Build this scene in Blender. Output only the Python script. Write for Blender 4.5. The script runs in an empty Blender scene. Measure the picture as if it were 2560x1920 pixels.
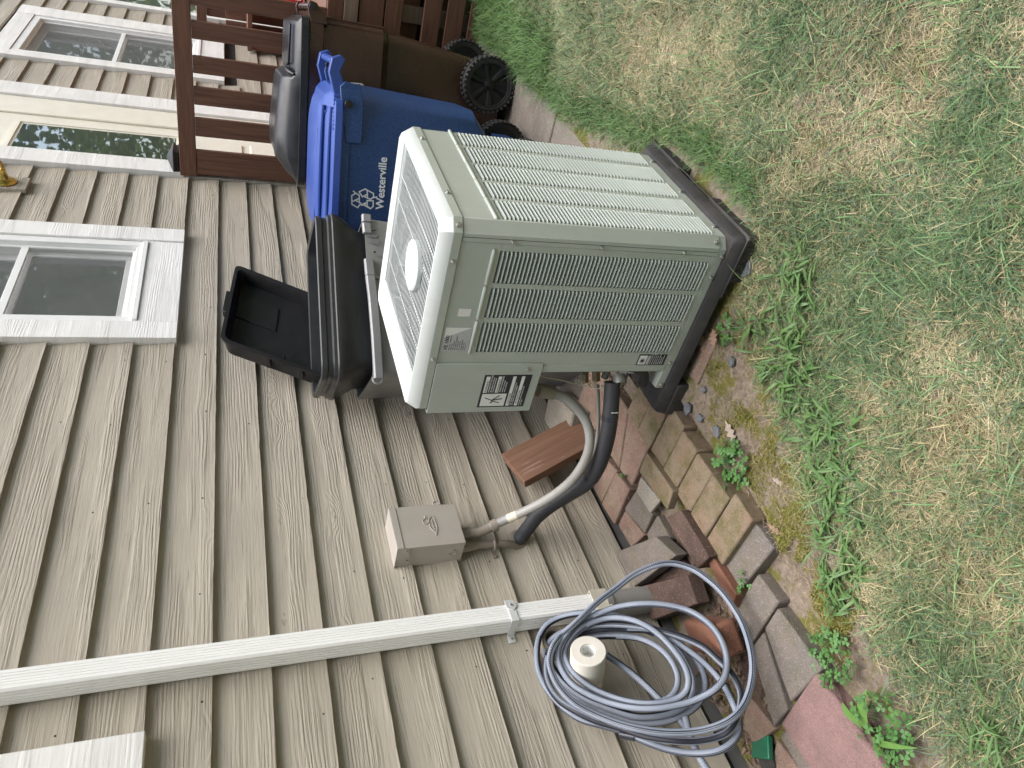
import bpy, bmesh, math, random
import numpy as np
from mathutils import Vector, Matrix, Euler

random.seed(7); rng = np.random.default_rng(11)
SC = bpy.context.scene; COL = SC.collection
R = math.radians

# ------------------------------------------------------------------ camera
CAMP = Vector((0.0, -2.03101, 1.39123)); FPX = 1826.76
CA = Vector((-0.28827376, -0.21385418, -0.933362))      # photo right
CB = Vector((-0.62277468, 0.78229145, 0.0131067))       # photo down
CF = Vector((0.72735819, 0.58505254, -0.35869707))      # forward
cam = bpy.data.cameras.new('camera'); camo = bpy.data.objects.new('camera', cam); COL.objects.link(camo)
cam.sensor_width = 36.0; cam.lens = FPX / 2560 * 36.0; cam.clip_start = 0.05; cam.clip_end = 400
camo.matrix_world = Matrix(((CA.x, -CB.x, -CF.x, CAMP.x), (CA.y, -CB.y, -CF.y, CAMP.y), (CA.z, -CB.z, -CF.z, CAMP.z), (0, 0, 0, 1)))
SC.camera = camo

# ------------------------------------------------------------------ light
SUN_EL, SUN_AZ = R(72), R(158)      # azimuth clockwise from +Y
world = bpy.data.worlds.new("World"); SC.world = world; world.use_nodes = True
wn = world.node_tree; wn.nodes.clear()
sky = wn.nodes.new('ShaderNodeTexSky'); sky.sky_type = 'NISHITA'; sky.sun_disc = False
sky.sun_elevation = SUN_EL; sky.sun_rotation = SUN_AZ; sky.air_density = 1.0; sky.dust_density = 2.5; sky.ozone_density = 1.0
bg = wn.nodes.new('ShaderNodeBackground'); bg.inputs[1].default_value = 0.15
wo = wn.nodes.new('ShaderNodeOutputWorld')
hs = wn.nodes.new('ShaderNodeHueSaturation'); hs.inputs['Saturation'].default_value = .72      # thin white cloud
wn.links.new(sky.outputs[0], hs.inputs['Color']); wn.links.new(hs.outputs[0], bg.inputs[0]); wn.links.new(bg.outputs[0], wo.inputs[0])
sl = bpy.data.lights.new('sun', 'SUN'); sl.energy = 1.1; sl.angle = R(60); sl.color = (1.0, 0.975, 0.94)
so = bpy.data.objects.new('sun', sl); COL.objects.link(so)
sd = Vector((math.sin(SUN_AZ) * math.cos(SUN_EL), math.cos(SUN_AZ) * math.cos(SUN_EL), math.sin(SUN_EL)))
so.rotation_euler = sd.to_track_quat('Z', 'Y').to_euler()
SC.view_settings.view_transform = 'Standard'; SC.view_settings.look = 'None'
SC.view_settings.gamma = 1.0; SC.view_settings.use_curve_mapping = False
SC.view_settings.exposure = 1.72

# ------------------------------------------------------------------ helpers
def W(px, py, axis, val):
    """photo measurement: the point of the plane axis=val seen at a photo pixel"""
    d = CA * ((px - 1280) / FPX) + CB * ((py - 960) / FPX) + CF
    return CAMP + d * ((val - CAMP[axis]) / d[axis])

def Wp(px, py, p0, n):
    d = CA * ((px - 1280) / FPX) + CB * ((py - 960) / FPX) + CF
    return CAMP + d * ((Vector(p0) - CAMP).dot(n) / d.dot(n))

class NT:
    def __init__(s, name):
        s.m = bpy.data.materials.new(name); s.m.use_nodes = True; s.t = s.m.node_tree; s.t.nodes.clear()
    def n(s, typ, **kw):
        nd = s.t.nodes.new('ShaderNode' + typ)
        for k, v in kw.items(): setattr(nd, k, v)
        return nd
    def put(s, sock, v):
        if isinstance(v, bpy.types.NodeSocket): s.t.links.new(v, sock)
        elif v is not None:
            if hasattr(sock.default_value, '__len__') and not hasattr(v, '__len__'): v = (v,) * len(sock.default_value)
            if hasattr(v, '__len__') and len(v) == 3 and len(sock.default_value) == 4: v = (*v, 1)
            sock.default_value = v
    def math(s, op, a, b=None, c=None, clamp=False):
        nd = s.n('Math', operation=op, use_clamp=clamp); s.put(nd.inputs[0], a)
        if b is not None: s.put(nd.inputs[1], b)
        if c is not None: s.put(nd.inputs[2], c)
        return nd.outputs[0]
    def vec(s, op, a, b=None):
        nd = s.n('VectorMath', operation=op); s.put(nd.inputs[0], a)
        if b is not None: s.put(nd.inputs[1], b)
        return nd.outputs[0]
    def mix(s, f, a, b, blend='MIX'):
        nd = s.n('Mix', data_type='RGBA', blend_type=blend); s.put(nd.inputs[0], f); s.put(nd.inputs[6], a); s.put(nd.inputs[7], b)
        return nd.outputs[2]
    def noise(s, v, scale, detail=4, rough=.55, dist=0.0):
        nd = s.n('TexNoise'); s.put(nd.inputs['Vector'], v); nd.inputs['Scale'].default_value = scale
        nd.inputs['Detail'].default_value = detail; nd.inputs['Roughness'].default_value = rough; nd.inputs['Distortion'].default_value = dist
        return nd.outputs[0]
    def vor(s, v, scale, feat='F1', out='Distance'):
        nd = s.n('TexVoronoi', feature=feat); s.put(nd.inputs['Vector'], v); nd.inputs['Scale'].default_value = scale
        return nd.outputs[out]
    def rng(s, v, a, b, c=0., d=1., smooth=False):
        nd = s.n('MapRange', interpolation_type='SMOOTHSTEP' if smooth else 'LINEAR'); s.put(nd.inputs[0], v)
        for i, x in enumerate((a, b, c, d)): nd.inputs[i + 1].default_value = x
        return nd.outputs[0]
    def obj(s, jitter=True):
        o = s.n('TexCoord').outputs['Object']
        if jitter:
            r = s.n('ObjectInfo').outputs['Random']
            cx = s.n('CombineXYZ'); 
            for i, k in enumerate((37.0, 19.0, 53.0)): s.put(cx.inputs[i], s.math('MULTIPLY', r, k))
            o = s.vec('ADD', o, cx.outputs[0])
        return o
    def bump(s, h, strength, dist=0.002):
        nd = s.n('Bump'); s.put(nd.inputs['Height'], h); nd.inputs['Strength'].default_value = strength; nd.inputs['Distance'].default_value = dist
        return nd.outputs[0]
    def bsdf(s, col, rough=.6, normal=None, metal=0., spec=.5, **kw):
        p = s.n('BsdfPrincipled'); s.put(p.inputs['Base Color'], col); s.put(p.inputs['Roughness'], rough)
        p.inputs['Metallic'].default_value = metal; p.inputs['Specular IOR Level'].default_value = spec
        if normal is not None: s.put(p.inputs['Normal'], normal)
        for k, v in kw.items(): s.put(p.inputs[k], v)
        return p.outputs[0]
    def out(s, sh):
        o = s.n('OutputMaterial'); s.t.links.new(sh, o.inputs[0]); return s.m

def simple(name, col, rough=.6, metal=0., spec=.5, var=.12, vscale=9., bscale=300., bstr=.08, dirt=0., dirtcol=(.12, .1, .08), dscale=6., stretch=None):
    """painted / moulded surface: base colour with tonal mottling, optional dirt in patches, fine grain"""
    t = NT(name); o = t.obj()
    if stretch: o = t.vec('MULTIPLY', o, stretch)
    f = t.rng(t.noise(o, vscale, 5), .3, .7, 1 - var, 1 + var)
    c = t.mix(1.0, col, (0, 0, 0), 'MIX'); 
    mul = t.n('Mix', data_type='RGBA', blend_type='MULTIPLY'); mul.inputs[0].default_value = 1
    t.put(mul.inputs[6], col); cr = t.n('CombineColor')
    for i in range(3): t.put(cr.inputs[i], f)
    t.put(mul.inputs[7], cr.outputs[0]); c = mul.outputs[2]
    if dirt:
        d = t.rng(t.noise(o, dscale, 6, .65), .5, .78, 0, dirt); c = t.mix(d, c, dirtcol)
    rr = t.rng(t.noise(o, vscale * 2.3, 3), .3, .7, max(.03, rough - .07), min(1, rough + .07))
    nb = t.bump(t.noise(o, bscale, 3), bstr, .001) if bstr else None
    return t.out(t.bsdf(c, rr, nb, metal, spec))

class MB:
    def __init__(s): s.v = []; s.f = []; s.uv = {}
    def add(s, vs, fs, uvs=None):
        b = len(s.v); s.v += [tuple(v) for v in vs]
        for i, f in enumerate(fs):
            if uvs is not None: s.uv[len(s.f)] = uvs[i]
            s.f.append(tuple(b + k for k in f))
        return s
    def box(s, x0, x1, y0, y1, z0, z1, M=None):
        vs = [Vector((x, y, z)) for z in (z0, z1) for y in (y0, y1) for x in (x0, x1)]
        if M is not None: vs = [M @ v for v in vs]
        return s.add(vs, [(0, 2, 3, 1), (4, 5, 7, 6), (0, 1, 5, 4), (2, 6, 7, 3), (0, 4, 6, 2), (1, 3, 7, 5)])
    def hexa(s, lo, hi):   # two quads, same winding (counter-clockwise seen from the hi side)
        return s.add(list(lo) + list(hi), [(3, 2, 1, 0), (4, 5, 6, 7), (0, 1, 5, 4), (1, 2, 6, 5), (2, 3, 7, 6), (3, 0, 4, 7)])
    def rings(s, rings, closed=True, cap0=False, cap1=False):
        n = len(rings[0]); vs = [p for r in rings for p in r]; fs = []
        for i in range(len(rings) - 1):
            for j in range(n if closed else n - 1):
                k = (j + 1) % n; fs.append((i * n + j, i * n + k, (i + 1) * n + k, (i + 1) * n + j))
        if cap0: fs.append(tuple(range(n - 1, -1, -1)))
        if cap1: fs.append(tuple((len(rings) - 1) * n + j for j in range(n)))
        return s.add(vs, fs)
    def tube(s, path, r, seg=10, caps=True, uv=False, rr=None, v0=0.):
        P = [Vector(p) for p in path]; rings = []; up = None; L = 0; Ls = []
        for i, p in enumerate(P):
            t = (P[min(i + 1, len(P) - 1)] - P[max(i - 1, 0)]).normalized()
            if up is None:
                up = Vector((0, 0, 1)) if abs(t.z) < .9 else Vector((1, 0, 0))
            up = (up - t * up.dot(t)).normalized(); sd_ = t.cross(up)
            if i: L += (p - P[i - 1]).length
            Ls.append(L); q = rr[i] if rr else r
            rings.append([p + (up * math.cos(2 * math.pi * k / seg) + sd_ * math.sin(2 * math.pi * k / seg)) * q for k in range(seg)])
        if not uv: return s.rings(rings, True, caps, caps)
        n = seg; vs = [p for r_ in rings for p in r_]; fs = []; uvs = []
        for i in range(len(rings) - 1):
            for j in range(n):
                k = (j + 1) % n; fs.append((i * n + j, i * n + k, (i + 1) * n + k, (i + 1) * n + j))
                uvs.append(((Ls[i], v0 + j / n), (Ls[i], v0 + (j + 1) / n), (Ls[i + 1], v0 + (j + 1) / n), (Ls[i + 1], v0 + j / n)))
        s.add(vs, fs, uvs)
        if caps: s.add(rings[0], [tuple(range(n - 1, -1, -1))]); s.add(rings[-1], [tuple(range(n))])
        return s
    def cyl(s, a, b, r, seg=16, r2=None):
        a, b = Vector(a), Vector(b); t = (b - a).normalized()
        u = t.orthogonal().normalized(); w = t.cross(u)
        rg = [[c + (u * math.cos(2 * math.pi * k / seg) + w * math.sin(2 * math.pi * k / seg)) * q for k in range(seg)] for c, q in ((a, r), (b, r if r2 is None else r2))]
        return s.rings(rg, True, True, True)
    def lathe(s, c, axis, prof, seg=24):   # prof: (radius, along) list
        c = Vector(c); t = Vector(axis).normalized(); u = t.orthogonal().normalized(); w = t.cross(u)
        return s.rings([[c + t * h + (u * math.cos(2 * math.pi * k / seg) + w * math.sin(2 * math.pi * k / seg)) * q for k in range(seg)] for q, h in prof])
    def prism(s, poly, M, h):               # poly: 2D points, extruded along local z by h
        n = len(poly); a = [M @ Vector((x, y, 0)) for x, y in poly]; b = [M @ Vector((x, y, h)) for x, y in poly]
        return s.rings([a, b], True, True, True)
    def loft(s, secs, n=5, cap0=True, cap1=True):  # secs: (z,x0,x1,y0,y1,r)
        return s.rings([[Vector((x, y, z)) for x, y in rrect(x0, x1, y0, y1, r, n)] for z, x0, x1, y0, y1, r in secs], True, cap0, cap1)
    def mesh(s, name):
        me = bpy.data.meshes.new(name); me.from_pydata(s.v, [], s.f)
        if s.uv:
            l = me.uv_layers.new(name='UVMap')
            for p in me.polygons:
                if p.index in s.uv:
                    for li, q in zip(p.loop_indices, s.uv[p.index]): l.data[li].uv = q
        me.update(); return me
    def build(s, name, m, parent=None, bevel=0., smooth=False, seg=2, label=None):
        o = bpy.data.objects.new(name, s.mesh(name)); COL.objects.link(o)
        if m is not None: o.data.materials.append(m)
        if smooth is not False:
            o.data.polygons.foreach_set('use_smooth', [True] * len(o.data.polygons))
            o.data.set_sharp_from_angle(angle=R(smooth if smooth is not True else 40))
        if bevel:
            b = o.modifiers.new('bevel', 'BEVEL'); b.width = bevel; b.segments = seg; b.limit_method = 'ANGLE'; b.angle_limit = R(30)
            if not smooth: o.data.polygons.foreach_set('use_smooth', [True] * len(o.data.polygons)); o.data.set_sharp_from_angle(angle=R(30))
        if parent is not None: o.parent = parent
        if label: o['label'] = label
        return o

def rrect(x0, x1, y0, y1, r, n=5):
    pts = []
    r = max(min(r, (x1 - x0) / 2 - 1e-4, (y1 - y0) / 2 - 1e-4), 1e-4)
    for cx, cy, a0 in ((x1 - r, y1 - r, 0), (x0 + r, y1 - r, 90), (x0 + r, y0 + r, 180), (x1 - r, y0 + r, 270)):
        for k in range(n + 1):
            a = R(a0 + 90 * k / n); pts.append((cx + r * math.cos(a), cy + r * math.sin(a)))
    return pts

def thing(name, label, cat, loc=(0, 0, 0), rotz=0., group=None):
    o = bpy.data.objects.new(name, None); COL.objects.link(o); o.empty_display_size = .1
    o.location = loc; o.rotation_euler = (0, 0, rotz); return tag(o, label, cat, group)
def tag(o, label, cat, group=None):
    o['label'] = label; o['category'] = cat
    if group: o['group'] = group
    return o
def kind(o, k): o['kind'] = k; return o
def inst(src, parent=None, loc=None, rot=None, scale=None, name=None):
    c = src.copy(); COL.objects.link(c)
    if parent is not None: c.parent = parent
    if loc is not None: c.location = loc
    if rot is not None: c.rotation_euler = rot
    if scale is not None: c.scale = scale
    return c
def text(body, size, m, parent, M, name='lettering', align='LEFT', ext=.0004, bold=0.):
    cu = bpy.data.curves.new(name, 'FONT'); cu.body = body; cu.size = size; cu.extrude = ext; cu.align_x = align; cu.offset = bold
    cu.materials.append(m); tmp = bpy.data.objects.new(name, cu); COL.objects.link(tmp); dg = bpy.context.evaluated_depsgraph_get(); me = bpy.data.meshes.new_from_object(tmp.evaluated_get(dg)); bpy.data.objects.remove(tmp); bpy.data.curves.remove(cu)
    me.name = name; o = bpy.data.objects.new(name, me); COL.objects.link(o)
    if parent is not None: o.parent = parent
    o.matrix_local = M; return o
def frame(o, x, y):    # matrix with local x, y directions, z = x cross y
    x = Vector(x).normalized(); y = Vector(y).normalized(); z = x.cross(y)
    return Matrix(((x.x, y.x, z.x, o[0]), (x.y, y.y, z.y, o[1]), (x.z, y.z, z.z, o[2]), (0, 0, 0, 1)))
def spline(pts, n=8, closed=False):
    P = [Vector(p) for p in pts]; out = []; N = len(P)
    for i in range(N if closed else N - 1):
        g = (lambda k: P[k % N]) if closed else (lambda k: P[min(max(k, 0), N - 1)])
        a, b, c, d = g(i - 1), g(i), g(i + 1), g(i + 2)
        for j in range(n):
            t = j / n
            out.append(.5 * ((2 * b) + (c - a) * t + (2 * a - 5 * b + 4 * c - d) * t * t + (3 * b - a - 3 * c + d) * t ** 3))
    if not closed: out.append(P[-1])
    return out

# ------------------------------------------------------------------ materials
def siding_mat(name, base, dark, bs=.8):
    t = NT(name); o = t.obj(); sx = t.n('SeparateXYZ'); t.put(sx.inputs[0], o); x, y, z = sx.outputs
    def V(a, b): 
        c = t.n('CombineXYZ'); t.put(c.inputs[0], t.math('MULTIPLY', x, a)); t.put(c.inputs[1], t.math('MULTIPLY', z, b)); return c.outputs[0]
    kn = t.vor(V(2.4, 7.), 1.0); knot = t.rng(kn, .0, .30, 1, 0, True)
    warp = t.math('ADD', t.math('MULTIPLY', t.noise(V(1.6, 9.), 1., 3), 30.), t.math('MULTIPLY', knot, 22.))
    ph = t.math('ADD', t.math('MULTIPLY', z, 520.), warp)
    wave = t.math('SINE', ph); wave = t.rng(wave, -1, 1, 0, 1)
    fine = t.noise(V(5.5, 190.), 1., 5, .68)
    fine2 = t.noise(t.vec('ADD', V(14., 170.), t.n('Combine'+'XYZ').outputs[0]), 1., 3, .6)
    reg = t.rng(t.noise(V(1.1, 11.), 1., 2), .42, .58, 0.12, 1, True)
    h = t.math('ADD', t.math('MULTIPLY', wave, t.math('MULTIPLY', reg, .35)), t.math('ADD', t.math('MULTIPLY', fine, t.math('MULTIPLY', reg, 1.7)), t.math('MULTIPLY', fine2, .35)))
    crack = t.math('MULTIPLY', t.rng(fine, .33, .42, 1, 0), t.rng(t.noise(V(3., 26.), 1., 3), .45, .6, 0, 1))
    kc = t.math('MULTIPLY', t.rng(kn, .03, .07, 1, 0), t.rng(t.noise(V(40, 90), 1.), .45, .6, 0, 1))
    crack = t.math('MAXIMUM', crack, kc)
    c = t.mix(t.rng(t.noise(V(2.2, 5.), 1., 4), .35, .68), base, tuple(k * .86 for k in base))
    c = t.mix(t.math('MULTIPLY', t.rng(t.noise(V(5., 40.), 1., 4), .5, .75), .35), c, tuple(k * 1.12 for k in base))
    c = t.mix(t.math('MULTIPLY', crack, .75), c, dark)
    return t.out(t.bsdf(c, t.rng(fine, .3, .7, .62, .82), t.bump(h, bs, .0034), spec=.3))
M_SIDING = siding_mat('painted_siding', (.385, .345, .278), (.075, .065, .052))
M_TRIM = siding_mat('white_trim', (.80, .79, .755), (.66, .64, .60), .35)
M_VINYL = simple('white_vinyl', (.80, .80, .78), .35, var=.04, bstr=.03)
M_CREAM = simple('cream_paint', (.78, .75, .64), .5, var=.05, bstr=.05)
M_DARKGAP = simple('dark_gap', (.02, .018, .016), .9)
M_FOUND = simple('foundation_block', (.13, .125, .12), .9, bscale=90, bstr=.5, var=.3)
def glass_mat():
    t = NT('window_glass'); o = t.obj()
    fr = t.n('Fresnel'); fr.inputs[0].default_value = 2.5
    gl = t.n('BsdfGlossy'); gl.inputs['Color'].default_value = (.95, .97, .96, 1); gl.inputs['Roughness'].default_value = .015
    t.put(gl.inputs['Normal'], t.bump(t.noise(o, 3., 2), .05, .01))
    df = t.bsdf((.025, .03, .032), .3)
    mx = t.n('MixShader'); t.put(mx.inputs[0], fr.outputs[0]); t.put(mx.inputs[1], df); t.put(mx.inputs[2], gl.outputs[0])
    return t.out(mx.outputs[0])
M_GLASS = glass_mat()
def screen_mat():
    t = NT('insect_screen'); o = t.obj(False); sx = t.n('SeparateXYZ'); t.put(sx.inputs[0], o)
    g = t.math('MAXIMUM', t.rng(t.math('SINE', t.math('MULTIPLY', sx.outputs[0], 2600.)), -.2, 1), t.rng(t.math('SINE', t.math('MULTIPLY', sx.outputs[2], 2600.)), -.2, 1))
    f = t.math('MULTIPLY', t.math('ADD', g, .25), t.rng(t.noise(o, 4., 3), .3, .7, .20, .28))
    tr = t.n('BsdfTransparent'); mx = t.n('MixShader'); t.put(mx.inputs[0], f); t.put(mx.inputs[1], tr.outputs[0]); t.put(mx.inputs[2], t.bsdf((.24, .245, .245), .6))
    return t.out(mx.outputs[0])
M_SCREEN = screen_mat()
def wood_mat(name, base, dark, axis, gscale=55., rough=.65, fleck=0.):
    t = NT(name); o = t.obj(); sx = t.n('SeparateXYZ'); t.put(sx.inputs[0], o)
    mul = [1., 1., 1.]; mul = [gscale] * 3; mul[axis] = gscale * .06
    v = t.vec('MULTIPLY', o, tuple(mul)); low = [5.] * 3; low[axis] = 1.1
    lo = t.noise(t.vec('MULTIPLY', o, tuple(low)), 1., 3)
    g = t.noise(v, 1., 5, .6, .4); kn = t.vor(t.vec('MULTIPLY', o, tuple(low)), .9); knot = t.rng(kn, .05, .12, 1, 0, True)
    c = t.mix(t.rng(g, .32, .66), dark, base); c = t.mix(t.rng(lo, .3, .7, 0, .45), c, tuple(k * .62 for k in base)); c = t.mix(t.math('MULTIPLY', knot, .8), c, tuple(k * .35 for k in dark))
    if fleck: c = t.mix(t.math('MULTIPLY', t.rng(t.noise(v, 2.2, 3), .64, .72), fleck), c, (.38, .33, .28))
    return t.out(t.bsdf(c, rough, t.bump(g, .35, .002), spec=.35))
M_DECK_Y = wood_mat('stained_wood_y', (.19, .092, .058), (.10, .047, .029), 1)
M_DECK_Z = wood_mat('stained_wood_z', (.19, .092, .058), (.10, .047, .029), 2)
M_DECK_PALE = wood_mat('weathered_wood', (.30, .215, .165), (.19, .12, .09), 1)
M_PLANK = wood_mat('cedar_plank', (.23, .125, .078), (.13, .066, .042), 2, 45., .75, .6)
def stone_mat(name, base, alt, speck=(.55, .48, .42), spk=.5, moss=0., scale=1., rough=.9):
    t = NT(name); o = t.obj()
    n1 = t.noise(o, 14. * scale, 6, .62); n2 = t.noise(o, 260. * scale, 3, .6); vo = t.vor(o, 210. * scale)
    c = t.mix(t.rng(n1, .36, .64), base, alt)
    c = t.mix(t.math('MULTIPLY', t.rng(n2, .35, .62, 1, 0), .55), c, tuple(k * .45 for k in base))
    c = t.mix(t.math('MULTIPLY', t.math('MULTIPLY', t.rng(vo, .18, .30, 1, 0), t.rng(t.noise(o, 90 * scale, 2), .5, .58)), spk), c, speck)
    if moss:
        m = t.math('MULTIPLY', t.rng(t.noise(o, 17., 7, .72), .45, .66), moss); c = t.mix(m, c, t.mix(t.rng(n2, .3, .7), (.055, .06, .014), (.12, .115, .03)))
    h = t.math('ADD', t.math('MULTIPLY', n2, .8), t.math('MULTIPLY', n1, 1.8))
    return t.out(t.bsdf(c, rough, t.bump(h, .9, .004), spec=.25))
M_PV_PINK = stone_mat('pink_paver', (.255, .16, .13), (.28, .21, .165), moss=.3)
M_PV_TAN = stone_mat('mossy_tan_paver', (.235, .19, .13), (.245, .165, .115), moss=.7, spk=.3)
M_PV_GREY = stone_mat('grey_paver', (.175, .155, .14), (.21, .175, .15), moss=.3, spk=.6)
M_PV_DARK = stone_mat('dark_brown_brick', (.085, .055, .045), (.13, .085, .07), moss=.1, spk=.45)
M_PV_RED = stone_mat('red_brick', (.225, .105, .068), (.20, .092, .062), spk=.12, scale=1.3)
M_PINKBLOCK = stone_mat('pink_block', (.27, .165, .155), (.20, .13, .12), speck=(.42, .33, .31), spk=.35)
M_CONC = stone_mat('old_concrete', (.19, .165, .145), (.25, .215, .185), spk=.4, moss=.15, scale=.8)
M_CONCBLOCK = stone_mat('rough_concrete_block', (.27, .245, .2), (.33, .30, .25), spk=.6, scale=.7)
M_SLATE = stone_mat('slate_chip', (.12, .13, .145), (.19, .19, .2), spk=.1)
def soil_mat():
    t = NT('soil'); o = t.obj(False)
    n1 = t.noise(o, 3.2, 6, .6); n2 = t.noise(o, 60., 6, .65); n3 = t.noise(o, 400., 3); m = t.noise(o, 7., 7, .68)
    c = t.mix(t.rng(n2, .3, .7), (.13, .098, .072), (.33, .27, .215)); c = t.mix(t.math('MULTIPLY', t.rng(n1, .45, .6), .5), c, (.30, .245, .19))
    mm = t.rng(m, .50, .57); c = t.mix(t.math('MULTIPLY', mm, .9), c, t.mix(t.rng(n3, .3, .7), (.085, .085, .014), (.21, .195, .045)))
    h = t.math('ADD', t.math('MULTIPLY', n2, 2.), n3)
    return t.out(t.bsdf(c, .95, t.bump(h, .9, .006), spec=.15))
M_SOIL = soil_mat()
def ac_mat(name, col, streak=.1):
    t = NT(name); o = t.obj()
    f = t.noise(o, 5., 5, .6); g = t.noise(t.vec('MULTIPLY', o, (40., 40., 5.)), 1., 4)
    c = t.mix(t.rng(f, .3, .7), tuple(k * .93 for k in col), tuple(k * 1.05 for k in col)); c = t.mix(t.math('MULTIPLY', t.rng(g, .52, .75), streak * 2), c, tuple(k * .74 for k in col))
    sp = t.rng(t.vor(o, 70.), .05, .09, 1, 0); c = t.mix(t.math('MULTIPLY', t.math('MULTIPLY', sp, t.rng(t.noise(o, 20., 2), .56, .62)), .5), c, (.14, .12, .1))
    lo = t.n('SeparateXYZ'); t.put(lo.inputs[0], t.n('NewGeometry').outputs['Position'])
    d = t.math('MULTIPLY', t.rng(lo.outputs[2], .06, .2, 1, 0), t.rng(t.noise(o, 30., 5), .4, .7, .1, .7)); c = t.mix(t.math('MULTIPLY', d, .5), c, (.26, .235, .17))
    return t.out(t.bsdf(c, t.rng(f, .3, .7, .36, .5), t.bump(t.noise(o, 500., 2), .04, .001), spec=.45))
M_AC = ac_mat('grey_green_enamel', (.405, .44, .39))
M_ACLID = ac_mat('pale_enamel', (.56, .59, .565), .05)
M_ACDARK = simple('unit_interior', (.012, .012, .012), .8)
M_COIL = simple('coil_fins', (.12, .12, .115), .5, .6, bscale=600, bstr=.4)
M_PAD = simple('black_plastic_pad', (.028, .026, .026), .62, var=.35, vscale=14, dirt=.45, dirtcol=(.1, .085, .065), bstr=.25)
M_SCREW = simple('screw_metal', (.5, .5, .48), .35, .9, var=.2)
M_BLACKLABEL = simple('label_black', (.02, .02, .026), .45, var=.05, bstr=0)
M_WHITELABEL = simple('label_white', (.72, .72, .70), .5, var=.04, bstr=0)
M_SILVERLABEL = simple('label_silver', (.5, .51, .53), .35, .3, var=.06, bstr=0)
M_FOAM = simple('black_foam_tube', (.028, .028, .032), .62, var=.2, bscale=160, bstr=.25)
M_TAPE = simple('black_tape', (.03, .03, .04), .22, var=.1)
M_CONDUIT = simple('grey_conduit', (.27, .262, .24), .5, var=.1, dirt=.3)
M_CONDUIT_TAUPE = simple('painted_conduit', (.24, .205, .165), .55, var=.1, dirt=.2)
M_BOXPAINT = simple('taupe_box_paint', (.385, .35, .305), .45, var=.07, vscale=5, bstr=.05, dirt=.12, dirtcol=(.2, .17, .14))
M_WIRE = simple('cream_wire', (.6, .55, .42), .45)
M_COPPER = simple('dirty_brass', (.12, .09, .05), .5, .5, var=.4, vscale=40)
M_VALVE = simple('valve_metal', (.22, .22, .2), .5, .4, var=.3, vscale=30)
M_SPOUT = simple('white_aluminium', (.86, .855, .83), .35, var=.03, vscale=4, dirt=.12, dirtcol=(.42, .41, .33), dscale=9., stretch=(14, 14, 1.2))
M_STRAP = simple('aluminium_strap', (.66, .67, .66), .42, .2, var=.1)
M_COLLAR = simple('yellowed_collar', (.52, .49, .40), .5, var=.1, dirt=.3)
M_PVCGREY = simple('grey_pvc', (.22, .215, .2), .5)
M_PVCPIPE = simple('white_foam_pipe', (.62, .585, .51), .75, var=.07, bscale=120, bstr=.35, dirt=.15)
M_PVCIN = simple('white_pvc', (.8, .8, .78), .4)
M_BROWN = simple('brown_bin_plastic', (.045, .022, .014), .24, var=.2, vscale=5, dirt=.12, dirtcol=(.1, .065, .045), dscale=12, bstr=.12)
M_BLACKPLASTIC = simple('black_bin_plastic', (.014, .014, .015), .33, spec=.35, var=.3, dirt=.08, dirtcol=(.07, .06, .05), bstr=.06)
M_TYRE = simple('tyre_plastic', (.025, .024, .024), .6, var=.3, dirt=.4, dirtcol=(.11, .1, .09))
M_GREYBIN = simple('grey_bin_plastic', (.235, .23, .225), .42, var=.12, dirt=.2, dirtcol=(.11, .1, .09), bstr=.1)
M_GREYRIM = simple('grey_rim_plastic', (.26, .26, .265), .38, var=.12)
M_CHARCOAL = simple('charcoal_tub_plastic', (.030, .031, .033), .36, spec=.4, var=.2, dirt=.1, dirtcol=(.1, .1, .1), bstr=.05)
M_BLACKTRAY = simple('black_tray_plastic', (.011, .011, .012), .42, spec=.3, var=.2, dirt=.1, dirtcol=(.06, .055, .05))
def blue_mat(name, a, b, rough, sp):
    t = NT(name); o = t.obj(); n = t.noise(o, 330., 3, .7)
    c = t.mix(t.rng(n, .44, .62), a, t.mix(sp, a, b)); c = t.mix(t.rng(t.noise(o, 5., 4), .4, .7, 0, .25), c, tuple(k * .7 for k in a))
    return t.out(t.bsdf(c, rough, t.bump(n, .12, .001), spec=.45))
M_BLUE = blue_mat('speckled_blue_plastic', (.008, .034, .135), (.06, .14, .34), .45, .7)
M_BLUELID = blue_mat('blue_lid_plastic', (.024, .06, .26), (.05, .10, .34), .33, .3)
M_PRINT = simple('white_print', (.72, .74, .76), .5, var=.04, bstr=0)
M_BRASS = simple('polished_brass', (.62, .42, .12), .22, 1.0, var=.1)
M_REDBAG = simple('red_print_bag', (.62, .02, .035), .35, var=.1)
M_GREENPLASTIC = simple('green_plastic', (.012, .12, .062), .35, var=.15, dirt=.3)
M_LEAFDRY = simple('dry_oak_leaf', (.26, .165, .115), .8, var=.3, vscale=30, bscale=120, bstr=.4)
M_LEAFGREY = simple('grey_dead_leaf', (.3, .24, .2), .8, var=.3, vscale=30, bscale=120, bstr=.4)
def leafy(name, a, b, trans=.15):
    t = NT(name); o = t.obj(); at = t.n('ObjectInfo').outputs['Random']
    c = t.mix(t.rng(t.noise(o, 25., 4), .3, .7), a, b)
    return t.out(t.bsdf(c, .5, spec=.35, **{'Subsurface Weight': 0.0}))
M_CLOVER = leafy('clover_green', (.045, .125, .03), (.085, .19, .05))
M_CRAB = leafy('crabgrass_green', (.052, .115, .032), (.105, .185, .055))
M_DANDE = leafy('dandelion_green', (.08, .17, .035), (.12, .23, .055))
def vcol_mat(name, rough=.6):
    t = NT(name); a = t.n('Attribute'); a.attribute_name = 'Col'
    return t.out(t.bsdf(a.outputs[0], rough, spec=.3))
M_GRASS = vcol_mat('grass_blades')
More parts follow.
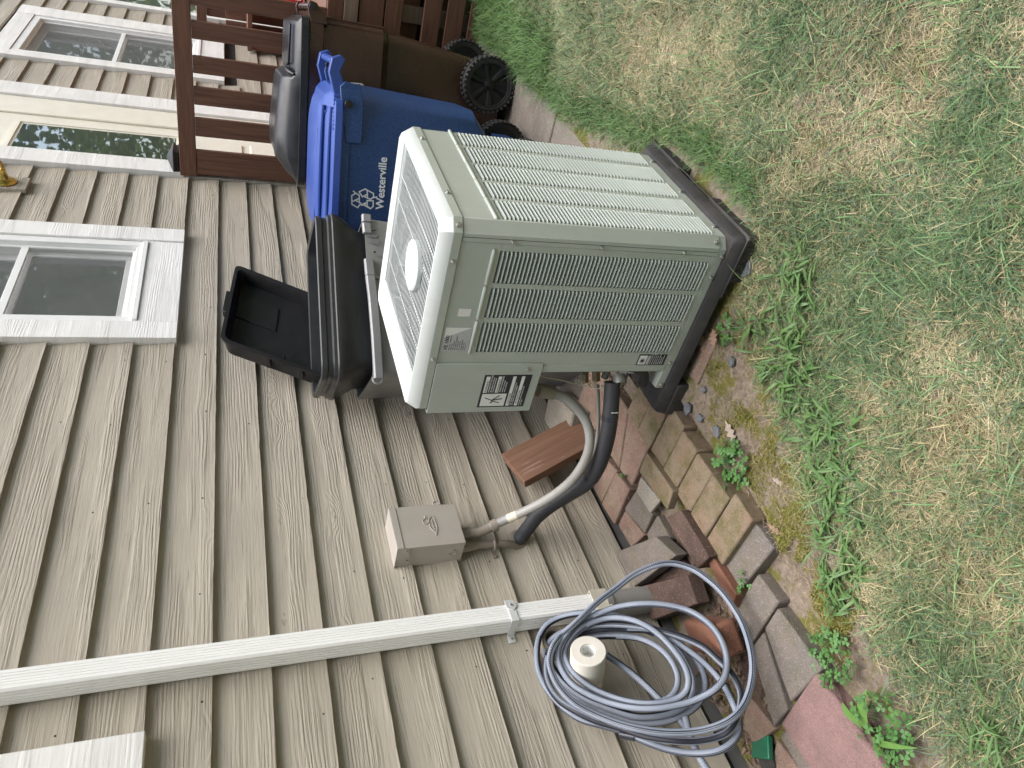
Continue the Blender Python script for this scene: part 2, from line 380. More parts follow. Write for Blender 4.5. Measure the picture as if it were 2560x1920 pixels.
def hose_mat():
    t = NT('braided_hose'); uv = t.n('UVMap'); sx = t.n('SeparateXYZ'); t.put(sx.inputs[0], uv.outputs[0]); u, v = sx.outputs[0], sx.outputs[1]
    tri = t.math('ABSOLUTE', t.math('SUBTRACT', t.math('FRACT', t.math('MULTIPLY', v, 6.)), .5))
    ph = t.math('FRACT', t.math('ADD', t.math('MULTIPLY', u, 150.), t.math('MULTIPLY', tri, 3.)))
    wv = t.rng(t.math('ABSOLUTE', t.math('SUBTRACT', ph, .5)), .05, .4)
    c = t.mix(wv, (.335, .37, .435), (.10, .115, .15))
    tw = t.math('FRACT', t.math('ADD', v, t.math('MULTIPLY', t.math('SINE', t.math('MULTIPLY', u, 1.7)), .12)))
    b1 = t.math('MULTIPLY', t.rng(tw, .08, .085), t.rng(tw, .31, .315, 1, 0))
    b2 = t.math('MULTIPLY', t.rng(tw, .58, .585), t.rng(tw, .61, .615, 1, 0)); b3 = t.math('MULTIPLY', t.rng(tw, .635, .64), t.rng(tw, .70, .705, 1, 0))
    c = t.mix(t.math('MAXIMUM', b1, t.math('MAXIMUM', b2, b3)), c, (.012, .014, .022))
    return t.out(t.bsdf(c, .45, t.bump(wv, .25, .001), spec=.4))
M_HOSE = hose_mat()
M_BARK = stone_mat('bark', (.09, .065, .045), (.12, .09, .065), spk=0)
def treeleaf():
    t = NT('tree_leaves'); r = t.noise(t.obj(False), 2.5, 4)
    c = t.mix(t.rng(r, .35, .65), (.09, .16, .03), (.19, .25, .045))
    d = t.bsdf(c, .5); tl = t.n('BsdfTranslucent'); t.put(tl.inputs[0], t.mix(.5, c, (.32, .40, .06))); mx = t.n('MixShader'); mx.inputs[0].default_value = .4
    t.put(mx.inputs[1], d); t.put(mx.inputs[2], tl.outputs[0]); return t.out(mx.outputs[0])
M_TREELEAF = treeleaf()

# ================================================================== SETTING
def gz(x, y):   # lawn height
    u = min(max((x - 1.25) / .45, 0), 1); u2 = min(max((1.12 - x) / .12, 0), 1); return -.055 + .048 * u * u * (3 - 2 * u) + .02 * u2 + .012 * math.sin(x * 2.1 + 1) * math.sin(y * 2.7) + .006 * math.sin(x * 9 + y * 5)
def make_ground():
    b = MB(); xs = [-60, -20, -6, -2] + list(np.arange(-1, 6.01, .06)) + [8, 12, 25, 60]; ys = [-60, -25, -10, -5] + list(np.arange(-3.2, -.06, .06)) + [.3]
    from mathutils import noise as mn
    vs = []
    for y in ys:
        for x in xs:
            far = abs(x - 2.5) > 4 or y < -3.2
            z = (-.02 if x > 2 else -.055) if far else gz(x, y) + (.010 * mn.noise(Vector((x * 9, y * 9, 1))) + .006 * mn.noise(Vector((x * 30, y * 30, 3))))
            if y > -.62 and .3 < x < 2.4 and not far: z = min(z, -.062)
            if y > -1.06 and x > 1.9 and not far: z = min(z, -.05)
            vs.append((x, y, z))
    n = len(xs); fs = [(j * n + i, j * n + i + 1, (j + 1) * n + i + 1, (j + 1) * n + i) for j in range(len(ys) - 1) for i in range(n - 1)]
    b.add(vs, fs); o = b.build('ground', M_SOIL, smooth=80); kind(o, 'structure'); return o
make_ground()

# --- concrete strip under the bins
conc = kind(MB().box(1.95, 4.56, -1.02, .02, -.12, -.034).build('concrete_path', M_FOUND), 'structure')
sx0 = 2.0
for wd, yo in ((.43, 0), (.74, .02), (.62, -.01), (.74, .03)):
    MB().box(sx0, sx0 + wd - .012, -1.10 + yo + random.uniform(-.02, .02), .0, -.07, -.02 + random.uniform(-.003, .003)).build('concrete_slab', M_CONC, conc, bevel=.008); sx0 += wd

# ================================================================== HOUSE
house = thing('house', 'house wall of overlapping taupe painted boards with white trimmed windows and door', 'house', (0, 0, 0))
b = MB(); holes = [(-.05, .93, 1.80, 2.9), (2.98, 3.69, 1.79, 2.9), (6.52, 7.49, 1.61, 2.87)]; xx = -1.2
for h0, h1, z0, z1 in holes: b.box(xx, h0, .022, .12, -.3, 3.5); b.box(h0, h1, .022, .12, -.3, z0); b.box(h0, h1, .022, .12, z1, 3.5); xx = h1
b.box(xx, 10.2, .022, .12, -.3, 3.5); b.box(-1.2, 10.2, .121, .14, -.3, 3.5); b.build('wall_sheathing', M_DARKGAP, house)
MB().box(-1.2, 10.2, .004, .022, -.3, .0).build('foundation', M_FOUND, house)
OPEN = [(2.84, 3.84, 1.61, 9.), (-9., 1.087, 1.61, 9.), (4.56, 5.82, .70, 9.), (6.385, 7.75, 1.41, 3.01), (8.24, 9.95, .70, 9.)]
def add_board(x0, x1, z, k):
    b = MB(); n = max(3, int((x1 - x0) / .045)); th = .017 + random.uniform(-.0015, .0015); rows = []
    tilt = random.uniform(-.0018, .0018); ph = random.uniform(0, 50)
    from mathutils import noise as mn
    for i in range(n + 1):
        x = x0 + (x1 - x0) * i / n; e = .0016 * mn.noise(Vector((x * 14 + ph, z * 7, 0))) + .0022 * max(0, mn.noise(Vector((x * 40 + ph, z * 3, 5))) - .35) * 3
        zz = z + tilt * (x - x0) + e; w = .0012 * mn.noise(Vector((x * 3 + ph, 2., z)))
        rows.append([(x, w - .006, zz), (x, .0035 + w, zz + .085), (x, .0145, zz + .178), (x, .0215, zz + .178), (x, th + .003, zz)])
    m = 5; vs = [p for r in rows for p in r]; fs = []
    for i in range(n):
        for j in range(m): fs.append((i * m + j, i * m + (j + 1) % m, (i + 1) * m + (j + 1) % m, (i + 1) * m + j))
    fs += [tuple(range(m - 1, -1, -1)), tuple(n * m + j for j in range(m))]
    b.add(vs, [f[::-1] for f in fs]); return b.build('siding_board', M_SIDING, house, smooth=30)
for k in range(-8, 14):
    z = (13.1 - k) * .16; segs = [(-1.1, 10.1)]
    for x0, x1, z0, z1 in OPEN:
        if z + .15 < z0 or z > z1: continue
        ns = []
        for a, c in segs:
            if x1 <= a or x0 >= c: ns.append((a, c)); continue
            if x0 > a: ns.append((a, x0 - .004))
            if x1 < c: ns.append((x1 + .004, c))
        segs = ns
    for a, c in segs:
        cuts = [a]
        if c - a > 4.4 and k < 4: cuts.append(random.uniform(a + 4.9, a + 5.3) if a + 5.3 < c - .3 else (a + c) / 2)
        cuts.append(c)
        for i in range(len(cuts) - 1):
            if cuts[i + 1] - cuts[i] > .05: add_board(cuts[i], cuts[i + 1] - (.0015 if i < len(cuts) - 2 else 0), z, k)
# nail heads
b = MB()
for k in range(-4, 13):
    z = (13.1 - k) * .16 + .03
    for x in np.arange(.3, 5., .406):
        if any(a - .02 < x < c + .02 and z + .03 > z0 and z < z1 for a, c, z0, z1 in OPEN): continue
        if random.random() < .3: continue
        xx = x + random.uniform(-.05, .05); zz = z + random.uniform(-.012, .02); yy = -.006 + (zz - (13.1 - k) * .16) * .112
        b.cyl((xx, yy - .0008, zz), (xx, yy + .003, zz), .0028, 8)
kind(b.build('nail_heads', M_DARKGAP, house), 'stuff')

def casing(x0, x1, z0, z1, parent, y0=-.028, y1=.02):
    return MB().box(x0, x1, y0, y1, z0, z1).build('casing_board', M_TRIM, parent, bevel=.002)
def window_at(x0, x1, z0, z1, cl, cr, ct, cb, mull, screen='low', apron_between=True, ztop_open=False):
    """casing outer x0..x1, z0..z1; cl/cr/ct/cb widths; vinyl frame, upper and lower sash, glass and screen"""
    fx0, fx1, fz0, fz1 = x0 + cl, x1 - cr, z0 + cb, z1 - ct
    b = MB(); f = .05
    for bx in ((fx0, fx0 + f, fz0, fz1), (fx1 - f, fx1, fz0, fz1), (fx0 + f, fx1 - f, fz1 - f, fz1), (fx0 + f, fx1 - f, fz0, fz0 + f)):
        b.box(bx[0], bx[1], -.018, .09, bx[2], bx[3])
    w = b.build('window', M_VINYL, house, bevel=.003)
    casing(x0, fx0 - .002, z0, z1, w); casing(fx1 + .002, x1, z0, z1, w)
    casing(fx0, fx1, z0, fz0 - .003, w, -.022)
    if ct > 0: casing(fx0, fx1, fz1 + .003, z1, w, -.024)
    b = MB(); b.box(fx0 + .012, fx1 - .012, -.03, .02, fz0 - .002, fz0 + .022).build('sill_nose', M_VINYL, w, bevel=.003)
    ax0, ax1, az0, az1 = fx0 + f, fx1 - f, fz0 + f, fz1 - f
    # sashes
    for (s0, s1, yy, nm) in ((az0, mull + .02, .035, 'lower_sash'), (mull - .02, az1, .062, 'upper_sash')):
        b = MB(); g = .048
        for bx in ((ax0, ax0 + g, s0, s1), (ax1 - g, ax1, s0, s1), (ax0 + g, ax1 - g, s0, s0 + g), (ax0 + g, ax1 - g, s1 - g, s1)):
            b.box(bx[0], bx[1], yy, yy + .022, bx[2], bx[3])
        b.build(nm, M_VINYL, w, bevel=.003)
        MB().box(ax0 + g, ax1 - g, yy + .009, yy + .014, s0 + g, s1 - g).build('glass_pane', M_GLASS, w)
    # screen with its own frame
    ss1 = mull if screen == 'low' else az1; b = MB(); g = .018
    for bx in ((ax0, ax0 + g, az0, ss1), (ax1 - g, ax1, az0, ss1), (ax0 + g, ax1 - g, az0, az0 + g), (ax0 + g, ax1 - g, ss1 - g, ss1)):
        b.box(bx[0], bx[1], .006, .018, bx[2], bx[3])
    if screen == 'full': b.box(ax0 + g, ax1 - g, .006, .018, mull - .012, mull + .02)
    b.build('screen_frame', M_VINYL, w, bevel=.002)
    MB().box(ax0 + g, ax1 - g, .012, .0125, az0 + g, ss1 - g).build('insect_screen', M_SCREEN, w)
    return w
window_at(2.84, 3.84, 1.61, 3.05, .128, .136, .13, .165, 2.30, 'full')
window_at(6.385, 7.75, 1.41, 3.01, .12, .25, .13, .19, 2.21, 'full')
window_at(-.2, 1.087, 1.61, 3.05, .13, .14, .13, .18, 2.3, 'full')
# door beyond the fence rail
b = MB(); b.box(4.742, 5.60, .004, .05, .78, 3.2); door = b.build('door', M_CREAM, house, bevel=.003)
casing(4.56, 4.738, 1.64, 3.3, door); MB().box(4.56, 4.738, -.012, .02, .72, 1.638).build('lower_casing', M_SIDING, door, bevel=.002); casing(5.604, 5.82, .72, 3.3, door)
MB().box(5.33, 5.6, -.012, .003, .78, 3.2).build('door_jamb', M_CREAM, door, bevel=.004)
b = MB()
for i, (e, y) in enumerate(((.045, -.004), (.03, -.009), (.014, -.002))):
    x0, x1, z0, z1 = 4.772 - e + .014, 5.178 + e - .014, 1.705 - e, 2.572 + e; q = .016
    for bx in ((x0, x0 + q, z0, z1), (x1 - q, x1, z0, z1), (x0 + q, x1 - q, z0, z0 + q), (x0 + q, x1 - q, z1 - q, z1)): b.box(bx[0], bx[1], y, .005, bx[2], bx[3])
b.build('pane_moulding', M_CREAM, door)
MB().box(4.772, 5.178, -.0005, .0035, 1.705, 2.572).build('glass_pane', M_GLASS, door)
b = MB()
for zz in (.95, 1.3): b.box(4.80, 5.15, -.006, .006, zz, zz + .3)
b.build('door_panel', M_CREAM, door, bevel=.006)
# patio door farther along
b = MB(); b.box(8.36, 9.9, .0, .05, .78, 3.2); d2 = b.build('patio_door', M_VINYL, house)
casing(8.24, 8.358, .72, 3.3, d2); casing(9.902, 10.0, .72, 3.3, d2)
MB().box(8.46, 9.1, -.004, .002, .9, 3.1).build('glass_pane', M_GLASS, d2); MB().box(9.2, 9.85, -.004, .002, .9, 3.1).build('glass_pane', M_GLASS, d2)

# brass wall lantern: mounting block, rosette and arm
la = thing('wall_lantern', 'brass wall lantern foot on the boards between the window and the door', 'wall lamp', (4.275, 0, 2.505))
MB().box(-.075, .075, -.02, .005, -.11, .16).build('mounting_block', M_SIDING, la, bevel=.003)
b = MB(); b.lathe((0, -.02, 0), (0, -1, 0), [(.001, 0), (.058, 0), (.06, .006), (.05, .014), (.045, .016), (.03, .024), (.02, .05), (.017, .07), (.001, .072)], 28); b.build('rosette', M_BRASS, la, smooth=40)
b = MB(); b.tube(spline([(0, -.075, 0), (.01, -.11, .0), (.015, -.14, .03), (.015, -.15, .09), (.01, -.15, .16)]), .012, 12)
b.lathe((.012, -.148, .075), (0, 0, 1), [(.001, -.028), (.02, -.02), (.028, 0), (.02, .02), (.001, .028)], 20); b.build('arm', M_BRASS, la, smooth=50)

# ================================================================== DECK
XD = 4.55
deck = thing('deck', 'brown stained wooden deck with slatted railing and open board skirt', 'deck', (XD, -.6, 0))
def D(x0, x1, y0, y1, z0, z1, nm, m, bev=.003):
    return MB().box(x0 - XD, x1 - XD, y0 + .6, y1 + .6, z0, z1).build(nm, m, deck, bevel=bev)
D(XD, XD + .038, -2.0, -.015, 1.568, 1.660, 'top_rail', M_DECK_Y)
D(XD + .04, XD + .075, -2.0, -.06, .80, .868, 'bottom_rail', M_DECK_Y)
for y0, y1 in ((-.182, -.030), (-.357, -.283), (-.533, -.467), (-.70, -.642), (-.881, -.823), (-1.05, -.992), (-1.23, -1.165)):
    yy0, yy1 = y0 - .0, y1
    if y0 < -.2: yy0 = y0 - .018; yy1 = y1 + .018
    D(XD + .003, XD + .026, yy0, yy1, .79, 1.5665, 'picket', M_DECK_Z)
D(XD + .04, XD + .13, -.14, -.04, -.03, 1.66, 'post', M_DECK_Z)
b = MB(); cx, cy = .085, .51
b.loft([(1.66, cx - .052, cx + .052, cy - .052, cy + .052, .004), (1.672, cx - .062, cx + .062, cy - .062, cy + .062, .006), (1.678, cx - .056, cx + .056, cy - .056, cy + .056, .004), (1.69, cx - .068, cx + .068, cy - .068, cy + .068, .006), (1.697, cx - .07, cx + .07, cy - .07, cy + .07, .006), (1.735, cx - .004, cx + .004, cy - .004, cy + .004, .001)], 2)
b.build('post_cap', M_CHARCOAL, deck, bevel=.002)
for z0, z1, m, dx in ((.776, .866, M_DECK_Y, 0), (.697, .776, M_DECK_PALE, -.006), (.552, .692, M_DECK_Y, .0), (.446, .546, M_DECK_Y, .0), (.222, .325, M_DECK_Y, .0), (.084, .19, M_DECK_Y, .0), (-.06, .052, M_DECK_Y, .0)):
    D(XD + dx, XD + dx + .03, -2.2, -.02, z0 + .001, z1 - .001, 'skirt_board', m)
D(XD + .1, XD + .14, -2.2, -.02, .33, .5, 'floor_joist', M_DECK_Y); D(XD + .06, XD + .1, -1.14, -1.05, -.05, .76, 'skirt_post', M_DECK_PALE)
D(XD + 1.2, XD + 1.24, -2.2, .0, -.05, .74, 'back_skirt', M_DARKGAP)
for i in range(14):
    D(XD - .0 + .035 + i * .262, XD + .035 + i * .262 + .255, -2.2, -.005, .742, .774, 'deck_board', M_DECK_Y)
for i in range(9):   # far railing
    D(8.05, 8.07, -.18 - i * .17, -.09 - i * .17, .79, 1.56, 'picket', M_DECK_Z)
D(8.03, 8.07, -2.0, -.02, 1.563, 1.65, 'top_rail', M_DECK_Y); D(8.08, 8.11, -2.0, -.02, .80, .87, 'bottom_rail', M_DECK_Y)
# bench on the deck and printed bag
bench = thing('deck_bench', 'brown slatted wooden bench standing on the deck behind the railing', 'bench', (7.75, -.35, .775))
for i in range(6): MB().box(-.02, .02, -.45 + i * .13, -.34 + i * .13, .0, .62).build('back_slat', M_DECK_Z, bench, bevel=.003)
MB().box(-.42, -.03, -.46, .33, .40, .44).build('seat', M_DECK_Y, bench, bevel=.004)
for x in (-.40, -.08):
    for y in (-.44, .27): MB().box(x, x + .05, y, y + .05, 0, .398).build('leg', M_DECK_Z, bench, bevel=.003)
bag = thing('printed_bag', 'red printed bag with white figures lying on the deck behind the slats', 'bag', (6.9, -.735, .80), R(8))
b = MB(); b.loft([(.0, -.10, .10, -.23, .15, .05), (.05, -.12, .12, -.25, .16, .06), (.27, -.11, .11, -.25, .155, .05), (.36, -.07, .07, -.24, .15, .04), (.42, -.03, .03, -.22, .14, .01)], 4)
b.build('bag_body', M_REDBAG, bag, smooth=60)
for nm, m, z0, z1, w in (('white_band', M_PRINT, .02, .07, .004), ('black_band', M_BLACKLABEL, .075, .13, .005), ('black_band', M_BLACKLABEL, .33, .38, .005)):
    MB().box(-.128 - w + .01, -.10, -.2, .13, z0, z1).build(nm, m, bag)
text('9', .1, M_PRINT, bag, frame((-.126, .02, .25), (0, -1, 0), (0, 0, 1)))
b = MB()
for i in range(4): b.box(-.127, -.118, -.05 + i * .045, -.025 + i * .045, .15 + .01 * (i % 2), .235)
b.build('white_print', M_PRINT, bag)
for i in range(4): b = MB()

# ================================================================== DOWNSPOUT
ds = thing('downspout', 'white fluted metal downspout running down the boards', 'downspout', (1.254, -.046, .2))
prof = []
hx, hy = .0315, .037
def flute(a, c, n, depth):
    pts = []
    L = (Vector(c) - Vector(a)).length; d = (Vector(c) - Vector(a)).normalized(); nn = Vector((d.y, -d.x))
    for i in range(n):
        t0 = (i + .6) / (n + .2) * L; w = L / (n + .2) * .2
        for tt, dd in ((t0 - w, 0), (t0 - w * .5, depth), (t0 + w * .5, depth), (t0 + w, 0)): pts.append(Vector(a) + d * tt - nn * dd)
    return pts
cr = .006
corners = [(-hx, -hy), (hx, -hy), (hx, hy), (-hx, hy)]
for i in range(4):
    a, c = Vector(corners[i]), Vector(corners[(i + 1) % 4]); d = (c - a).normalized()
    prof.append(a + d * cr); prof += flute(a + d * .010, c - d * .010, 5 if i % 2 == 0 else 4, .0019); prof.append(c - d * cr)
b = MB(); b.rings([[Vector((p.x, p.y, z)) for p in prof] for z in (.0 - .01, 1.2, 2.4, 3.2)], True, True, True)
b.build('pipe', M_SPOUT, ds, smooth=25)
def strap(z, parent):
    b = MB(); w = .033; h = .026
    o_ = [(-w - .03, hy + .004), (-w - .004, hy + .004), (-w - .003, -hy - .003), (w + .003, -hy - .003), (w + .004, hy + .004)]
    for i in range(len(o_) - 1):
        a, c = Vector(o_[i]), Vector(o_[i + 1]); d = (c - a).normalized(); n = Vector((d.y, -d.x)) * .0018
        q = [a, c, c - n, a - n]
        b.hexa([Vector((p.x, p.y, z - h / 2)) for p in q], [Vector((p.x, p.y, z + h / 2)) for p in q])
    s = b.build('strap', M_STRAP, parent, bevel=.0008)
    b = MB(); b.prism([(-.02, -.016), (.006, -.018), (.02, 0), (.006, .018), (-.02, .016)], frame((w - .012, -hy - .0055, z), (-1, 0, -.15), (0, 0, 1)), .002); b.build('strap_tab', M_STRAP, s, bevel=.0006)
    b = MB(); b.cyl((w - .012, -hy - .0055, z), (w - .012, -hy - .010, z), .0035, 10); b.cyl((-w - .017, hy + .004, z), (-w - .017, hy - .002, z), .0042, 10); b.build('rivet', M_SCREW, s)
strap(.356, ds); strap(2.2, ds)
ad = MB(); w = .036
for x0, x1, y0, y1 in ((-w - .003, w + .003, -hy - .006, -hy - .002), (w, w + .003, -hy - .002, hy), (-w - .003, -w, -hy - .002, hy)): ad.box(x0, x1, y0, y1, .005, .068)
ad.build('collar', M_COLLAR, ds, bevel=.001)
b = MB(); b.lathe((.0, 0, -.06), (0, 0, 1), [(.02, -.16), (.046, -.16), (.046, .055), (.050, .056), (.050, .078), (.040, .079), (.040, .0), (.001, .0)], 28); b.build('drain_pipe', M_PVCGREY, ds, smooth=40)

# ================================================================== DISCONNECT BOX
bx = thing('disconnect_box', 'taupe metal electrical disconnect box screwed to the boards', 'electrical box', (1.535, 0, .645))
MB().box(.002, .177, -.092, .004, .0, .236).build('box_body', M_BOXPAINT, bx, bevel=.0015)
b = MB(); b.box(-.0015, .1785, -.101, -.0925, .0, .2135); b.box(.1795, .1805, -.1, -.08, .0, .2); b.build('cover', M_BOXPAINT, bx, bevel=.0012)
b = MB(); b.box(-.003, .18, -.103, .0, .2365, .2385); b.box(-.003, .18, -.103, -.1012, .2145, .2365); b.build('rain_hood', M_BOXPAINT, bx, bevel=.0008)
b = MB(); b.prism([(0, 0), (.058, 0), (.058, .03), (.048, .044), (.012, .044), (0, .03)], frame((-.0005, -.100, .237), (0, 1, 0), (0, 0, -1)), .0018)
br = b.build('hinge_plate', M_BOXPAINT, bx, bevel=.0005)
b = MB(); b.cyl((.0, -.084, .206), (-.006, -.084, .206), .005, 6); b.cyl((.0, -.030, .196), (-.0055, -.030, .196), .0038, 8); b.build('screw', M_SCREW, bx)
b = MB()
for r0 in (.012, .016): b.tube([(.0015, -.05 + r0 * math.cos(a), .038 + r0 * math.sin(a)) for a in np.linspace(0, 2 * math.pi, 25)], .0008, 5, False)
b.build('knockout_ring', M_BOXPAINT, bx, smooth=True)
b = MB(); b.tube([(.1795, -.098, .055 + .0)] + [(.1795 + .012 * math.sin(a) + .006, -.098, .065 - .010 * math.cos(a)) for a in np.linspace(.2, math.pi - .2, 10)] + [(.1795, -.098, .075)], .0032, 8); b.build('lock_hasp', M_CONDUIT, bx, smooth=True)
# embossed emblem: a rounded drop and a long leaf
def emb(px):   # photo tile pixels -> cover plane
    return [Wp(940 + x * 320 / 1269, 1220 + y * 320 / 1269, (0, -.1025, 0), Vector((0, 1, 0))) - Vector((1.535, 0, .645)) for x, y in px]
b = MB(); b.tube(spline(emb([(480, 275), (485, 305), (468, 318), (466, 340), (482, 354), (508, 354), (524, 335), (508, 322), (497, 305)]), 5, True), .0011, 5, False)
b.tube(spline(emb([(554, 282), (530, 302), (527, 330), (530, 365), (545, 400), (572, 428), (590, 445), (597, 466), (604, 440), (606, 400), (595, 355), (580, 315), (566, 285)]), 5, True), .0011, 5, False)
b.tube(spline(emb([(548, 310), (560, 340), (570, 375), (582, 410)]), 5), .0008, 5, False)
for q in ([(552, 325), (566, 318)], [(556, 345), (574, 338)], [(562, 368), (584, 360)], [(570, 390), (592, 385)]): b.tube(emb(q), .0007, 5, False)
b.build('emblem', M_BOXPAINT, bx, smooth=True)

# conduits from the box
cd = thing('flexible_conduit', 'grey flexible conduit looping from the taupe box to the air conditioner', 'conduit')
P0 = [W(1165, 1333, 1, -.055), W(1195, 1332, 1, -.06), W(1222, 1320, 1, -.075), W(1262, 1300, 1, -.11), W(1310, 1279, 1, -.17), W(1370, 1247, 1, -.26), W(1424, 1206, 1, -.36), W(1458, 1160, 1, -.45), W(1474, 1112, 1, -.52), W(1470, 1066, 1, -.57), W(1449, 1028, 1, -.61), W(1416, 997, 1, -.645), W(1380, 982, 1, -.66), W(1345, 975, 1, -.67)]
path = spline(P0, 10)
b = MB(); rr_ = [.0157 + (.0010 if i % 2 else 0) for i in range(len(path))]; b.tube(path, .0145, 14, rr=rr_); b.build('sleeve', M_CONDUIT, cd, smooth=70)
b = MB(); b.cyl(P0[0] + Vector((0, 0, .03)), P0[0] - Vector((0, 0, .012)), .021, 16); b.tube([P0[0], P0[1], P0[2]], .018, 14); b.build('fitting', M_CONDUIT_TAUPE, cd, smooth=40)
for q0, q1 in ((P0[2] + (P0[2] - P0[1]) * .2, P0[2] + (P0[2] - P0[1]) * .75), (path[-1], path[-12])):
    b = MB(); b.cyl(q0, q1, .0225, 16); b.build('collar_nut', M_CONDUIT_TAUPE, cd, smooth=40)
b = MB(); i0 = 32; b.tube(path[i0:i0 + 6], .0168, 14, False); b.build('pale_marking', M_WIRE, cd, smooth=60)
cd2 = thing('wall_conduit', 'short ribbed taupe conduit from the box bottom into the wall', 'conduit')
Q0 = [W(1163, 1367, 1, -.04), W(1190, 1364, 1, -.034), W(1225, 1362, 1, -.03), W(1262, 1359, 1, -.026), W(1284, 1362, 1, -.012), W(1296, 1368, 1, .008)]
qp = spline(Q0, 12); b = MB(); b.tube(qp, .013, 14, rr=[.0125 + (.0011 if i % 2 else 0) for i in range(len(qp))]); b.build('sleeve', M_CONDUIT_TAUPE, cd2, smooth=70)
b = MB(); b.cyl(qp[0], qp[12], .0185, 16, .016); b.cyl(qp[0] + Vector((0, 0, .014)), qp[2], .0205, 6); b.build('fitting', M_CONDUIT_TAUPE, cd2, smooth=40)
b = MB(); k = qp[27]; b.tube([k + Vector((math.sin(a) * .0165, -math.cos(a) * .0165, 0)) for a in np.linspace(-2.0, 2.2, 16)], .005, 6); b.box(k.x - .045, k.x - .012, -.006, -.003, k.z - .009, k.z + .007); b.cyl((k.x - .036, -.004, k.z - .002), (k.x - .036, -.011, k.z - .002), .004, 8); b.build('pipe_clamp', M_CONDUIT_TAUPE, cd2, smooth=40)

# ================================================================== AC UNIT
TH = -.0384
ac = thing('air_conditioner', 'large grey green outdoor air conditioner with louvred sides and white fan top', 'air conditioner', (1.581, -1.267, 0), TH)
AW, ADp, ZB, ZS = .595, .63, .064, .852
CH = .028
MB().box(.035, AW - .03, .035, .44, .09, .84).build('inner_coil', M_ACDARK, ac)
b = MB(); b.box(.19, AW - .03, .462, ADp - .04, .09, .518); b.box(.03, AW - .03, .462, ADp - .04, .53, .84); b.build('inner_case', M_ACDARK, ac)
# side louvred panel (face A, x = 0) and front louvred panel (face B, y = 0)
ZL0, ZL1, NL = .102, .742, 55
colsA = [(.072, .170), (.185, .282), (.299, .402)]; colsB = [(.035, .137), (.149, .243), (.256, .352), (.361, .465), (.479, .573)]
def panel_mesh(cols, a0, a1, zA, zB, flip):
    b = MB(); t = .0035
    def put(u0, u1, z0, z1, d0=0., d1=t):
        if flip: b.box(d0, d1, u0, u1, z0, z1)
        else: b.box(u0, u1, d0, d1, z0, z1)
    put(a0, a1, zA, ZL0); put(a0, a1, ZL1, zB)
    us = [a0] + [k for c in cols for k in c] + [a1]
    for i in range(0, len(us), 2): put(us[i], us[i + 1], ZL0, ZL1)
    return b
b = panel_mesh(colsA, .051, .451, .088, .850, True)
pa = b.build('side_panel', M_AC, ac, bevel=.0006)
b = panel_mesh(colsB, CH, AW - CH, .086, .850, False)
pb = b.build('front_panel', M_AC, ac, bevel=.0006)
def louvre_mesh(w, name):
    """pressed scoop: rises from the panel at its top to its lip at the bottom, with rounded ends"""
    b = MB(); h = (ZL1 - ZL0) / NL
    prof = [(-.030, h * 1.12), (-.021, h * .86), (-.013, h * .68), (-.006, h * .53), (.0004, h * .40), (.0036, h * .27), (.0044, h * .15), (.0036, h * .06), (.0018, h * .015), (-.003, h * .06)]
    rg = []
    us = [0, .002, .005, .009] + list(np.linspace(.014, w - .014, 3)) + [w - .009, w - .005, w - .002, w]
    for u in us:
        e = min(1., min(u, w - u) / .010); e = math.sqrt(max(0., 1 - (1 - e) ** 2))
        rg.append([Vector((u, -(d if d < -.002 else -.002 + (d + .002) * e), z)) for d, z in prof])
    b.rings(rg, False); return b
def louvres(cols, panel, isA, nsingle):
    cache = {}; rest = MB()
    for ci, (c0, c1) in enumerate(cols):
        w = round(c1 - c0, 3)
        for r in range(NL):
            z = ZL0 + r * (ZL1 - ZL0) / NL
            if ci >= nsingle:                     # beyond the first 300: joined
                q = louvre_mesh(w, ''); rest.add([Vector(v) + Vector((c0, .0005, z)) for v in q.v], q.f); continue
            if w not in cache: o = louvre_mesh(w, 'louvre').build('louvre', M_AC, panel, smooth=60); cache[w] = o
            else: o = inst(cache[w], panel)
            if isA: o.location = (.0005, c1, z); o.rotation_euler = (0, 0, R(-90))
            else: o.location = (c0, .0005, z); o.rotation_euler = (0, 0, 0)
    if rest.v: kind(rest.build('louvre_row', M_AC, panel, smooth=60), 'stuff')
louvres(colsA, pa, True, 9); louvres(colsB, pb, False, 2)
for cols, isA in ((colsA, True), (colsB, False)):      # pressed ribs above the columns
    for c0, c1 in cols:
        b = MB(); a, c = ((-.001, c0 - .006, .760), (-.001, c1 + .006, .760)) if isA else ((c0 - .006, -.001, .760), (c1 + .006, -.001, .760))
        b.tube([Vector(a).lerp(Vector(c), t) for t in (0, .03, .5, .97, 1)], .0055, 8, rr=[.001, .0055, .0055, .0055, .001]); b.build('pressed_rib', M_AC, pa if isA else pb, smooth=60)
# near corner post (chamfered) with its lap seam
poly = [(CH + .004, -.0016), (CH + .004, .004), (.004, CH), (.004, .050), (-.0016, .050), (-.0016, CH - .002), (CH - .002, -.0016)]
b = MB(); b.rings([[Vector((x, y, z)) for x, y in reversed(poly)] for z in (.088, .850)], True, True, True); b.build('corner_post', M_AC, ac, bevel=.0012)
MB().box(-.0022, -.0016, .0365, .0375, .089, .849).build('lap_seam', M_DARKGAP, ac)
b = MB(); b.rings([[Vector((x, y, z)) for x, y in [(AW - CH, -.0012), (AW - CH - .004, .003), (AW - .003, CH), (AW - .003, .62), (AW, .62), (AW, CH)]][::1] for z in (.088, .85)], True, True, True); b.build('far_post', M_AC, ac)
MB().box(.0, AW, ADp - .004, ADp, .52, .85).build('back_panel', M_AC, ac)
